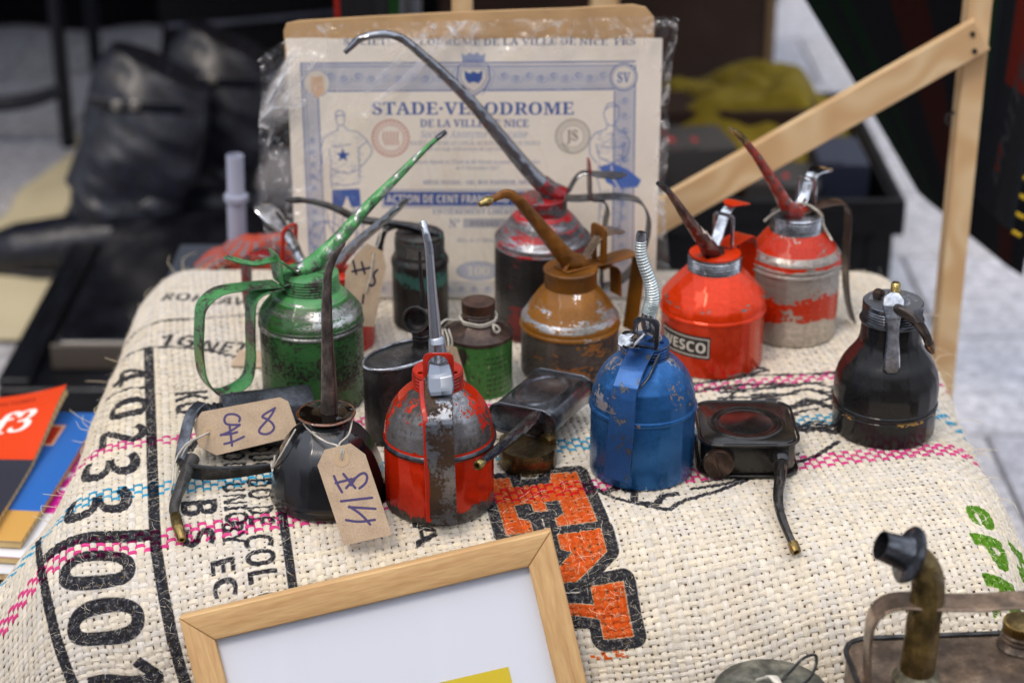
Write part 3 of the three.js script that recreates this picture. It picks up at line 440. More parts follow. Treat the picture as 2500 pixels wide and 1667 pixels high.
// ================================================================ blue dome can with a flexible spout
{
  const o = thing('dome_oil_can', 'blue dome-topped oil can with ribbed flexible spout and blue strap handle', 'oil can', [0.1027, 0, 0.0043], 'old oil cans on the sack');
  const r = 0.0411, pr = [...base(r, 0.004), [r, 0.051], ...bead(r, 0.0566, 0.0014, 0.0022), [r - 0.0004, 0.0598], ...ballTop(r - 0.0004, 0.06, 0.0188, 0.0985, 18)];
  const m = worn({ W: 1024, H: 512, seed: 161, fu: 8, fv: 5, prof: pr, mp: 0.55, paint: 0x2a5f98, paint2: 0x235488, bare: 0xa6a8b0, dark: 0x6e605a, edge: 0x33405a, thr: 0.74, rp: 0.3, rb: 0.4, mb: 0.7, hi: 0.7, wear: (u, h) => (Math.abs(h - 0.0566) < 0.0016 ? 0.34 : 0) + (h > 0.062 ? 0.06 + 0.62 * Math.exp(-(((u + 0.5) % 1 - 0.66) ** 2) * 160) + 0.6 * Math.exp(-(((u + 0.5) % 1 - 0.30) ** 2) * 110) : 0) + (h < 0.004 ? 0.35 : 0) });
  part('body', lathe(pr, 84), m, o);
  M.blue = worn({ seed: 165, fu: 4, fv: 4, mp: 0.4, paint: 0x2a568f, paint2: 0x22487c, bare: 0x8d93a2, dark: 0x3a3636, thr: 0.2, hi: 0.1, rp: 0.34 });
  part('collar', lathe(collarProfile(0.0182, 0.0975, 0.1095, 3, 0.0009).slice(0, -2), 64, 0.08), M.blue, o);
  topPlate(0.0181, 0.1088, [[0.0125, 0.004, 0.0018], [0.006, -0.012, 0.0018]], M.blue, o);
  const S = [0.93, 0, 0.37];
  part('spout_socket', tube([[.0068, .1095, -.002, .0072], [.0045, .1180, -.002, .0064], [.0022, .1244, -.002, .0058], [.0024, .1285, -.002, .0060], [.0027, .1330, -.002, .0056]], { seg: 20 }), M.steel, o);
  part('flexible_spout', tube([[.0026, .1325, -.002, .0062], [.0035, .1380, -.002, .0061], [.0049, .144, -.002, .0059], [.004, .1531, -.002, .0056], [.0014, .1622, -.002, .0053], [-.0025, .1725, -.002, .0050], [-.0051, .1827, -.002, .0048], [-.0054, .1925, -.002, .0045]], { n: 250, ripple: 30, rip: 0.15, seg: 18 }), flat(0xc2cac8, 0.32, 0.9), o);
  nozzle([[-.0054, .1920, -.002, .0042], [-.0053, .196, -.002, .0040], [-.005, .199, -.002, .0034]], M.steel, o);
  put(part('bracket', yoke(0.021, 0.025, 0.0018, 0.0035), M.steelDark, o), [-0.0005, 0.1095, 0.0135], [-0.36, 0, 0.93], -0.05);
  part('lever', strip([[.001, .1185, .010], [-.006, .1235, .0165], [-.0105, .1245, .0215], [-.0165, .1215, .0275], [-.0200, .1185, .0300]], [0.010, 0.015, 0.0185, 0.0165, 0.008], 0.0035, [0.93, 0.1, 0.37], { belly: -0.0016 }), M.chrome, o);
  part('handle', strip([[-.0005, .1100, .0060], [-.0035, .1085, .0150], [-.0105, .1020, .0290], [-.0165, .0900, .0405], [-.0180, .0850, .0425], [-.0190, .0650, .0445], [-.0205, .0400, .0450], [-.0225, .0130, .0450]], [0.019, 0.0195, 0.020, 0.0205, 0.0205, 0.0205], 0.0018, S, { n: 60 }), M.blue, o);
  part('handle_flange', strip([[.0098, .1040, .0150], [.0020, .0950, .0310], [-.0080, .0830, .0380], [-.0095, .0600, .0395], [-.0115, .0400, .0400], [-.0130, .0150, .0398]], 0.006, 0.0016, [-0.37, 0, 0.93], { n: 50 }), M.steelDark, o);
}

// ================================================================ orange-red can with the maker's plate
{
  const A = az(-55), o = thing('oil_can', 'bright orange-red squat oil can with dark maker\'s plate and short spout', 'oil can', [0.1761, 0, -0.2003], 'old oil cans on the sack');
  const r = 0.0453, pr = canProfile(r, [[0.051, 0.0014, 0.002]], 0.0665, 0.0425, 0.0232, 0.086, 0.44);
  const m = worn({ W: 1024, H: 512, seed: 181, fu: 8, fv: 5, prof: pr, mp: 0.2, paint: 0xd03609, paint2: 0xc43007, bare: 0x97908a, dark: 0x4a423c, edge: 0x5a2a1c, thr: 0.66, rp: 0.2, rb: 0.4, hi: 0.5, wear: (u, h) => (Math.abs(h - 0.064) < 0.0022 ? 0.42 : 0) + (Math.abs(h - 0.051) < 0.001 ? 0.24 : 0) + (h < 0.004 ? 0.3 : 0) + (h > 0.068 ? 0.04 : 0) });
  part('body', lathe(pr, 84), m, o);
  M.orange = worn({ seed: 185, fu: 4, fv: 4, paint: 0xc63208, paint2: 0xb62b06, bare: 0xa9a5a2, dark: 0x3a3430, thr: 0.3, hi: 0.6, rp: 0.32 });
  part('collar', lathe(collarProfile(0.0226, 0.0855, 0.1005, 4, 0.0009).slice(0, -3), 64, 0.08), M.steel, o);
  topPlate(0.0224, 0.0997, [[-0.0077, 0.0140, 0.002], [0.0129, -0.0094, 0.002]], M.orange, o);
  M.redSpout = worn({ seed: 187, fu: 5, fv: 7, paint: 0xa32c18, paint2: 0x8c2616, bare: 0x8a827c, dark: 0x4a423e, thr: 0.2, hi: 0.6, amp: 0.9, mb: 0.6, tarnish: 0.1 });
  part('spout', tube([[.0005, .0995, 0, .0088], [-.0037, .1034, .0053, .0086], [-.0108, .1166, .0154, .0068], [-.02, .1318, .0286, .0056], [-.0313, .1518, .0447, .0044], [-.0401, .1683, .0573, .0034], [-.0487, .1834, .0696, .0026]], { seg: 20 }), plain({ a: 0x7d5a50, r: 0.3, m: 0.75, spots: 0.22 }), o);
  nozzle([[-.0483, .1828, .069, .0027], [-.0515, .187, .0738, .0029], [-.0545, .1905, .0778, .0024], [-.058, .1945, .0829, .0019]], M.iron, o);
  put(part('bracket', yoke(0.021, 0.033, 0.0016, 0.0026), M.steel, o), [.0073, .1005, -.0105], A.d);
  part('lever', strip([[-.0018, .1075, .0026], [.0012, .1128, -.0018], [.0051, .1239, -.0073], [.009, .1330, -.0129], [.0145, .1365, -.0207], [.0205, .1350, -.0290], [.0262, .1315, -.0372]], [0.009, 0.010, 0.0105, 0.010, 0.009, 0.009, 0.008], 0.0018, A.s), M.chrome, o);
  part('thumb_pad', strip([[.0120, .1378, -.0172], [.0170, .1378, -.0243], [.0230, .1352, -.0328], [.0290, .1310, -.0412]], [0.008, 0.019, 0.021, 0.019, 0.008], 0.0016, A.s), M.orange, o);
  part('handle', strip([[.0073, .1018, -.0105], [.023, .1018, -.0329], [.0320, .0990, -.0455], [.0345, .0900, -.0492], [.0345, .0600, -.0492], [.0340, .0300, -.0485]], 0.018, 0.0016, A.s), M.orange, o);
  rivet([-.0006, .108, .002], [-0.3, 1, 0.4], 0.0022, M.steel, o);
  // plate: a curved patch just proud of the wall
  const [c, x] = canvas(512, 176); x.fillStyle = '#1c1a18'; x.fillRect(0, 0, 512, 176); x.fillStyle = '#b9b2a6'; x.fillRect(10, 14, 492, 148); x.fillStyle = '#23201e'; x.fillRect(20, 24, 472, 128); x.font = 'bold 118px sans-serif'; x.fillStyle = '#c9c3b6'; x.textAlign = 'center'; x.textBaseline = 'middle'; x.save(); x.translate(256, 90); x.scale(1.12, 0.92); x.fillText('WESCO', 0, 0); x.restore();
  for (let i = 0; i < 500; i++) { const q = noise(i * 3.1, 2) * 0.5 + 0.5; x.fillStyle = 'rgba(60,50,44,' + (0.15 + 0.3 * q) + ')'; x.fillRect((i * 97) % 512, (i * 53) % 176, 1 + (i % 5), 1 + (i % 3)); }
  part('maker_plate', sheet(24, 2, (a, b) => { const t = mix(-1.28, -0.12, a), rr = r + 0.00035; return [Math.sin(t) * rr, mix(0.0195, 0.0405, b) + (a - 0.5) * -0.001, Math.cos(t) * rr]; }), new THREE.MeshPhysicalMaterial({ map: canvasTex(c), roughness: 0.45, side: THREE.DoubleSide }), o);
}

// ================================================================ red and bare-metal can tied with string
{
  const A = az(-50), H = az(-12), o = thing('oil_can', 'worn red and silver oil can with white string knotted round its collar', 'oil can', [0.2545, 0, -0.2617], 'old oil cans on the sack');
  const r = 0.0412, pr = canProfile(r, [[0.0665, 0.0012, 0.0018], [0.0715, 0.0008, 0.0012]], 0.0815, 0.038, 0.0235, 0.099, 0.46);
  const m = worn({ W: 1024, H: 512, seed: 201, fu: 7, fv: 5, prof: pr, paint: 0xbe2e0b, paint2: 0xac2708, bare: 0xb9b2aa, dark: 0x6a625a, edge: 0x7a4a3a, thr: 0.24, rp: 0.26, rb: 0.36, mb: 0.75, hi: 0.5, amp: 0.6, tarnish: -0.3, wear: (u, h0, rr, n3, n2) => { const h = h0 + n3 * 0.022 + n2 * 0.008, k = Math.exp(-(((u + 0.5) % 1 - 0.46) ** 2) * 200); return 0.4 * smooth(0.022, 0.016, h) + 0.4 * smooth(0.044, 0.052, h) * smooth(0.075, 0.070, h0) + (Math.abs(h0 - 0.080) < 0.0035 ? 0.42 : 0) + (h0 > 0.083 ? 0.12 : 0) - 0.25 * smooth(0.018, 0.026, h) * smooth(0.05, 0.044, h) + 0.42 * k * smooth(0.05, 0.03, h0); } });
  part('body', lathe(pr, 84), m, o);
  part('collar', lathe(collarProfile(0.0232, 0.0985, 0.1135, 4, 0.0009), 64, 0.08), M.steel, o);
  part('spout', tube([[.002, .1125, -.002, .0092], [-.0002, .1145, .0003, .0090], [-.0108, .1243, .0128, .0066], [-.0230, .1463, .0274, .0054], [-.0352, .1680, .0420, .0044], [-.0468, .1875, .0558, .0037], [-.059, .2052, .0703, .0030]], { seg: 20, tile: 0.07 }), M.redSpout, o);
  nozzle([[-.0585, .2046, .0697, .0034], [-.064, .212, .0762, .0033], [-.068, .2166, .081, .0025], [-.0745, .2226, .0888, .0016]], M.brass, o);
  put(part('bracket', yoke(0.021, 0.031, 0.0016, 0.003), M.steel, o), [.0085, .1138, -.0101], A.d);
  part('lever', strip([[.0003, .1185, -.0003], [.0059, .1254, -.007], [.0098, .1362, -.0116], [.0138, .1440, -.0164], [.0185, .1462, -.022], [.0245, .1452, -.0292], [.033, .1419, -.0393]], [0.010, 0.010, 0.0105, 0.011, 0.013, 0.019, 0.018, 0.007], 0.0018, A.s, { belly: 0.001 }), M.chrome, o);
  part('handle', strip([[.0037, .1148, -.0008], [.0214, .1205, -.0045], [.0385, .1212, -.008], [.0455, .1164, -.0095], [.0475, .0996, -.0098], [.0475, .0784, -.0098], [.0490, .0482, -.0102], [.0530, .0237, -.0112], [.0590, .0040, -.0125]], 0.0165, 0.0015, H.s, { n: 60 }), M.brown, o);
  part('string', merge([tube([[-.0310, .1110, .0130], [-.0240, .1170, .0120], [-.0160, .1205, .0100], [-.0080, .1215, .0060]], { r: 0.0011, seg: 8 }), tube([[-.0030, .1235, .0010], [.0050, .1250, .0060], [.0130, .1215, .0080], [.0200, .1150, .0090], [.0225, .1060, .0100], [.0280, .0965, .0120], [.0300, .0935, .0150]], { r: 0.0011, seg: 8 })]), M.string, o);
}

// ================================================================ ochre can
{
  const A = az(-35), o = thing('oil_can', 'rusty ochre oil can with bent brass-tipped spout', 'oil can', [0.0504, 0, -0.1795], 'old oil cans on the sack');
  const r = 0.0425, pr = canProfile(r, [[0.044, 0.0014, 0.002]], 0.0555, 0.0392, 0.0215, 0.079, 0.5);
  const cut = pr.findIndex((p) => p[1] > 0.0415);
  const lower = worn({ W: 1024, H: 256, seed: 221, fu: 8, fv: 4, paint: 0x8a5a26, paint2: 0x7d4a1c, bare: 0x625b55, dark: 0x2e2825, edge: 0x6a4420, thr: -0.12, mb: 0.55, rb: 0.34, hi: 0.5, rp: 0.42 });
  part('body', lathe(pr.slice(0, cut + 1), 84), lower, o);
  const upper = worn({ W: 1024, H: 256, seed: 223, fu: 9, fv: 4, prof: pr.slice(cut), paint: 0x88560f, paint2: 0x6c430e, bare: 0xc3c5cc, dark: 0x6a6660, edge: 0x7a5a2a, thr: 0.36, hi: 0.5, rp: 0.36, tarnish: -0.1, wear: (u, h) => (Math.abs(h - 0.053) < 0.003 ? 0.36 : 0) + (h > 0.054 && h < 0.066 ? 0.16 : 0) });
  part('shoulder', lathe(pr.slice(cut), 84), upper, o);
  M.ochre = worn({ seed: 227, fu: 4, fv: 4, paint: 0x7a4a10, paint2: 0x5c380e, bare: 0x8d7a5a, dark: 0x4a3520, thr: 0.42, hi: 0.6, rp: 0.4 });
  part('cap', lathe([[0.0205, 0.0775], [0.0222, 0.0785], [0.0228, 0.0805], [0.0228, 0.0915], [0.0236, 0.0925], [0.0236, 0.0945], [0.0226, 0.0955], [0.021, 0.0952], [0.012, 0.0945], [0, 0.0945]], 72, 0.08), M.ochre, o);
  part('spout', tube([[.011, .0935, -.0077, .0080], [.0055, .0975, -.004, .0086], [-.001, .1023, .0007, .0083], [-.0121, .1177, .0085, .0072], [-.023, .1349, .0161, .0061], [-.0363, .1554, .0254, .0052], [-.0455, .1689, .0319, .0047], [-.0507, .1744, .0355, .0044], [-.0558, .1771, .0391, .0039], [-.0623, .1761, .0436, .0032], [-.068, .1748, .0476, .0028]], { seg: 20, tile: 0.07 }), M.ochre, o);
  nozzle([[-.067, .175, .0469, .0030], [-.0695, .1746, .0486, .0042], [-.0718, .1741, .0503, .0042], [-.0735, .1738, .0515, .0030], [-.0769, .1731, .0539, .0024]], M.brassBright, o);
  put(part('bracket', yoke(0.021, 0.034, 0.0016, 0.007), M.ochre, o), [.0245, .094, -.0172], A.d);
  part('lever', strip([[.0086, .0985, -.006], [.0127, .102, -.0089], [.0181, .1092, -.0127], [.0235, .1164, -.0165], [.0318, .1204, -.0223], [.039, .1190, -.0273], [.0455, .1165, -.0319]], [0.010, 0.010, 0.0105, 0.011, 0.013, 0.020, 0.019, 0.008], 0.0018, A.s), plain({ a: 0xa58a72, b: 0x7d6450, c: 0x5a4432, seed: 231, r: 0.35, m: 0.8 }), o);
  part('handle', strip([[-.0091, .0958, .0064], [.0115, .0952, -.008], [.0296, .0935, -.0207], [.0540, .0937, -.0378], [.0600, .0905, -.0420], [.0612, .0828, -.0428], [.0592, .0625, -.0415], [.0569, .0406, -.0399], [.0545, .02, -.0382]], 0.019, 0.0016, A.s, { n: 60 }), M.ochre, o);
  part('handle_stay', strip([[.0241, .0885, -.0168], [.0324, .0895, -.0227], [.0389, .0838, -.0272], [.0405, .0706, -.0284], [.0408, .0586, -.0286]], 0.016, 0.0014, A.s), M.ochre, o);
  part('spout_collar', strip([[-.0060, .0960, .0110], [.0000, .1060, .0060], [.0050, .1075, .0000], [.0110, .1010, -.0060]], 0.004, 0.0012, [-0.57, 0.3, -0.8]), M.ochre, o);
  rivet([.0095, .1, -.0066], [-0.3, 1, 0.3], 0.0026, M.steel, o);
}

// ================================================================ tall red and black can with the longest spout
{
  const A = az(-8), o = thing('oil_can', 'tall dark can with red shoulder and very long hooked steel spout', 'oil can', [0.0276, 0, -0.2685], 'old oil cans on the sack');
  const r = 0.0432, pr = canProfile(r, [[0.0835, 0.0006, 0.0014]], 0.0935, 0.0385, 0.0215, 0.113, 0.55);
  const m = worn({ W: 1024, H: 512, seed: 241, fu: 7, fv: 6, prof: pr, paint: 0xa8161c, paint2: 0x8c1218, bare: 0xa2a1a4, dark: 0x2e2a2a, edge: 0x3a2022, thr: 0.5, rp: 0.32, rb: 0.3, hi: 0.5, wear: (u, h, rr, n3) => (h < 0.086 ? 0.62 - (h < 0.06 ? 0.34 * Math.exp(-(((u + 0.5) % 1 - 0.42) ** 2) * 140) * (0.5 + n3) : 0) : 0) + (h > 0.0855 && h < 0.0975 ? 0.4 : 0) + (h > 0.108 ? 0.3 : 0), tarnish: 0.0 });
  const low = worn({ W: 1024, H: 512, seed: 243, fu: 7, fv: 6, prof: pr, paint: 0x7a1a1c, paint2: 0x5a1416, bare: 0x3c3b3d, dark: 0x201e1f, edge: 0x3a2022, thr: 0.02, rb: 0.34, mb: 0.5, rp: 0.4, hi: 0.4, wear: (u, h) => 0.36 - 0.5 * Math.exp(-(((u + 0.5) % 1 - 0.42) ** 2) * 120) * (h < 0.06 ? 1 : 0.2) });
  const cut = pr.findIndex((p) => p[1] > 0.0825);
  part('body', lathe(pr.slice(0, cut + 1), 84), low, o);
  part('shoulder', lathe(pr.slice(cut), 84), m, o);
  M.darkRed = worn({ seed: 247, fu: 4, fv: 4, paint: 0x8c1a1e, paint2: 0x6a1518, bare: 0x8d8b8c, dark: 0x3a3030, thr: 0.1, hi: 0.6 });
  part('collar', lathe(collarProfile(0.0208, 0.1125, 0.1265, 4, 0.0009), 64, 0.08), M.darkRed, o);
  part('spout', tube([[.0135, .1262, -.0019, .0080], [.0094, .1292, -.0013, .0079], [-.0064, .1445, .0009, .0073], [-.0376, .1843, .0053, .0062], [-.0631, .2177, .0089, .0053], [-.0881, .2452, .0124, .0046], [-.1046, .2616, .0147, .004], [-.116, .2724, .0163, .0038], [-.1242, .2779, .0175, .0036], [-.1341, .2809, .0188, .0034], [-.1473, .2805, .0207, .0033], [-.1573, .2775, .0221, .0032], [-.1641, .2718, .0231, .0028], [-.1701, .266, .0239, .0021]], { seg: 20, n: 110, hollow: 0.5, tile: 0.07 }), flat(0x8d8f94, 0.25, 0.95), o);
  part('spout_foot', tube([[.0165, .1262, -.0023, .0098], [.0075, .1318, -.001, .0090], [-.0010, .1400, .0002, .0080]], { seg: 20 }), M.darkRed, o);
  part('lever', strip([[.0745, .1440, -.0104], [.067, .1438, -.0094], [.0602, .1442, -.0085], [.0476, .1456, -.0067], [.0419, .1469, -.0059], [.0349, .1473, -.0049], [.0294, .1431, -.0041], [.0252, .1359, -.0035], [.0225, .1316, -.0032], [.0141, .1296, -.002]], [0.006, 0.016, 0.018, 0.014, 0.0105, 0.0095, 0.009, 0.009, 0.010, 0.012], 0.0018, A.s), M.steelDark, o);
  part('bracket', strip([[.0423, .1239, -.0059], [.0418, .1310, -.0058], [.0414, .1420, -.0058], [.0410, .1520, -.0057], [.0403, .1603, -.0057]], [0.019, 0.019, 0.018, 0.016, 0.01], 0.0018, A.s), M.darkRed, o);
  part('handle', strip([[.0010, .1285, -.0003], [.0156, .1255, -.0022], [.0300, .1238, -.0040], [.0423, .1239, -.0059], [.072, .1231, -.0101], [.0877, .1178, -.0123], [.0952, .1038, -.0134], [.0957, .0886, -.0134], [.0910, .0700, -.0128], [.0800, .0500, -.0112], [.0650, .0380, -.0090], [.0540, .0360, -.0076]], 0.0165, 0.0015, A.s, { n: 80 }), M.steelDark, o);
  part('handle_stay', strip([[.0437, .1228, -.0061], [.0536, .121, -.0075], [.058, .1133, -.0082], [.0562, .0984, -.0079], [.0540, .0700, -.0076], [.0540, .0380, -.0076]], 0.015, 0.0014, A.s), M.steelDark, o);
  rivet([.0165, .1305, -.0023], [0, 1, 0.2], 0.0027, M.steelDark, o);
}

// ================================================================ low red can behind the green one
{
  const A = az(30), o = thing('oil_can', 'low red oil can with bright steel thumb lever behind the green can', 'oil can', [-0.156, 0, -0.234], 'old oil cans on the sack');
  const r = 0.033, pr = canProfile(r, [[0.034, 0.0012, 0.0018]], 0.045, 0.030, 0.0195, 0.058, 0.6);
  part('body', lathe(pr, 72), worn({ seed: 261, fu: 8, fv: 5, prof: pr, W: 512, H: 256, paint: 0xb8200f, paint2: 0xa51b0c, bare: 0x9a9490, dark: 0x4a3a34, thr: 0.5 }), o);
  M.scarlet = M.red;
  part('collar', lathe(collarProfile(0.0192, 0.0575, 0.0690, 3, 0.0009), 64, 0.08), M.scarlet, o);
  part('spout', tube([[-.005, .0685, -.003, .0075], [.008, .0860, .0046, .0052], [.0210, .1020, .0125, .0042], [.0335, .1155, .02, .0039], [.0470, .1298, .0280, .0037], [.0594, .1440, .0352, .0034]], { seg: 18, tile: 0.06, n: 60 }), M.tube, o);
  nozzle([[.0590, .1434, .0350, .0030], [.0625, .1475, .0370, .0028], [.0659, .1512, .0389, .0025]], M.steel, o);
  put(part('bracket', yoke(0.0235, 0.036, 0.0018, 0.0032), M.scarlet, o), [-.0450, .0675, -.0257], A.d, 0.08);
  part('lever', strip([[-.0290, .0700, -.0170], [-.0346, .0745, -.0190], [-.0385, .0840, -.0212], [-.0451, .095, -.0251], [-.0500, .1002, -.0279], [-.0569, .1073, -.032], [-.0664, .1152, -.0375], [-.0726, .1176, -.041]], [0.009, 0.0125, 0.013, 0.013, 0.0135, 0.020, 0.0255, 0.0245, 0.012], 0.0024, A.s, { belly: 0.001 }), M.chrome, o);
  part('cross_bar', strip([[.004, .0700, .002], [-.020, .0702, -.0115], [-.0460, .0690, -.0265]], 0.019, 0.0016, A.s), M.scarlet, o);
  part('handle', strip([[-.0440, .0690, -.0240], [-.0600, .0760, -.0230], [-.0780, .0767, -.0260], [-.0838, .0700, -.0268], [-.0838, .0611, -.0267], [-.084, .0354, -.0267], [-.0822, .0214, -.0261]], 0.018, 0.0016, az(20).s, { n: 40 }), M.darkRed, o);
  rivet([-.0315, .0735, -.0178], [0.3, 1, 0.3], 0.0022, M.steel, o);
}

// ================================================================ small verdigris can with a side spout
{
  const o = thing('oil_can', 'small black can streaked with verdigris, thin spout reaching sideways', 'oil can', [-0.084, 0, -0.2803], 'old oil cans on the sack');
  const r = 0.0255, pr = [...base(r), [r, 0.058], [r + 0.0008, 0.0595], [r + 0.0008, 0.063], [r - 0.0002, 0.065], [r - 0.002, 0.0668], [0.0225, 0.0675]];
  part('body', lathe(pr, 64), worn({ W: 512, H: 512, seed: 271, fu: 7, fv: 6, prof: pr, paint: 0x4b8a80, paint2: 0x2f5a54, bare: 0x2f2c2b, dark: 0x1c1a19, edge: 0x243a36, thr: -0.05, mb: 0.45, rb: 0.36, rp: 0.6, hi: 0.6, wear: (u, h) => 0.28 - 0.5 * Math.exp(-((h - 0.05) ** 2) * 9000) }), o);
  const vg = M.verdigris = worn({ seed: 273, fu: 4, fv: 4, paint: 0x4f8f88, paint2: 0x376a64, bare: 0x56524f, dark: 0x2b2826, edge: 0x2b3a38, thr: -0.22, mb: 0.6, rp: 0.6, hi: 0.6 });
  part('collar', lathe(collarProfile(0.0222, 0.067, 0.0835, 4, 0.0007), 56, 0.08), vg, o);
  part('lid', lathe([[0.0222, 0.083], [0.0222, 0.087], [0.0205, 0.0885], [0, 0.089]], 56, 0.08), vg, o);
  part('spout', tube([[.002, .0925, 0, .0042], [-.0279, .0966, 0, .004], [-.0432, .0988, 0, .0038], [-.0584, .1026, 0, .0038], [-.07, .1089, 0, .0035], [-.0815, .1139, 0, .0031], [-.0955, .1177, 0, .0026], [-.1060, .1193, 0, .0025]], { seg: 16, tile: 0.06 }), vg, o);
  nozzle([[-.105, .1192, 0, .0026], [-.109, .1193, 0, .0031], [-.1142, .1189, 0, .0025], [-.1201, .1195, 0, .0016]], M.iron, o);
  part('top_strap', strip([[-.0285, .1005, .004], [-.0114, .0975, .005], [.0062, .0925, .006], [.0191, .0890, .006]], 0.012, 0.002, [0, 0.2, 1]), M.steelDark, o);
  rivet([.0150, .0915, .006], [0.1, 1, 0.3], 0.0034, M.iron, o, 'screw');
  part('lever', tube([[-.0200, .0965, .004, .0026], [-.0304, .0925, .006, .003], [-.0355, .0798, .008, .0036], [-.0369, .0696, .010, .0036], [-.0444, .0581, .014, .0026], [-.0540, .0400, .020, .0019]], { seg: 12 }), M.iron, o);
}

// ================================================================ green round tin with a screw cap
{
  const o = thing('round_tin', 'small round green tin with brown conical top and ribbed screw cap', 'tin', [-0.0285, 0, -0.1444], 'old oil cans on the sack');
  const r = 0.0288, [c, x] = canvas(1024, 320); x.fillStyle = '#33692b'; x.fillRect(0, 0, 1024, 320); const rr = rng(280);
  x.fillStyle = '#1e3a1c'; for (let j = 0; j < 11; j++) { let a = 40; while (a < 470) { const w = 6 + rr() * 26; x.fillRect(a, 40 + j * 20, w, 8); a += w + 7; } } x.font = 'bold 40px sans-serif'; x.fillText('OIL', 560, 90); x.fillText('FOR ALL MACHINES', 560, 150);
  for (let i = 0; i < 900; i++) { const a = rr() * 1024, b = rr() * 320; x.fillStyle = rr() < 0.4 ? 'rgba(30,28,22,.5)' : rr() < 0.5 ? 'rgba(160,150,110,.4)' : 'rgba(96,70,30,.35)'; x.beginPath(); x.ellipse(a, b, 1 + rr() * rr() * 14, 1 + rr() * rr() * 10, rr() * 3, 0, 7); x.fill(); }
  x.fillStyle = 'rgba(38,32,24,.8)'; for (let i = 0; i < 60; i++) { x.beginPath(); x.ellipse(880 + (rr() - 0.5) * 200, rr() * 320, 8 + rr() * 36, 6 + rr() * 26, rr() * 3, 0, 7); x.fill(); }
  part('body', lathe([[0, 0.002], [r - 0.003, 0.002], [r, 0], [r + 0.0006, 0.001], [r, 0.0025], [r, 0.048]], 72), new THREE.MeshPhysicalMaterial({ map: canvasTex(c), roughness: 0.36, metalness: 0.15, side: THREE.DoubleSide }), o);
  part('top', lathe([[r, 0.0478], [r + 0.0009, 0.0485], [r + 0.0009, 0.0512], [r, 0.0518], [r - 0.0012, 0.0508], [0.02, 0.0548], [0.0148, 0.0585], [0.0138, 0.0600], [0.0138, 0.0625]], 72, 0.08), M.brown, o);
  part('neck', lathe(thread(0.0133, 0.0615, 0.0705, 3, 0.0005), 48, 0.05), M.brown, o);
  const cap = new THREE.Shape(); for (let i = 0; i <= 120; i++) { const a = i / 120 * 6.2832, q = 0.0138 + 0.00045 * Math.sign(Math.sin(i / 120 * 40 * 6.2832)); i ? cap.lineTo(Math.cos(a) * q, Math.sin(a) * q) : cap.moveTo(Math.cos(a) * q, Math.sin(a) * q); }
  part('cap', slab(cap, 0.0078, { bevel: 0.0007 }).rotateX(-Math.PI / 2).translate(0, 0.071, 0), plain({ a: 0x5a3b2c, b: 0x3d281f, c: 0x2a1c16, seed: 285, r: 0.5, m: 0.2 }), o);
  const ring = (rx, y, k) => { const p = []; for (let i = 0; i <= 16; i++) { const a = -1.9 + i / 16 * 3.9; p.push([Math.sin(a) * rx, y + k * Math.sin(i * 1.3) - 0.0016 * Math.cos(a), Math.cos(a) * rx]); } return tube(p, { r: 0.0009, seg: 8 }); };
  part('string', merge([ring(0.0152, 0.0635, 0.0003), ring(0.0156, 0.0655, 0.0004), tube([[.0125, .0620, .0100], [.0165, .0610, .0125], [.0180, .0580, .0140], [.0150, .0568, .0150], [.0135, .0590, .0150], [.0125, .0620, .0110]], { r: 0.0009, seg: 8 }), tube([[-.0140, .0640, .005], [-.0220, .0665, .012], [-.0270, .0690, .016], [-.0330, .0660, .022]], { r: 0.0009, seg: 8 })]), M.string, o);
}

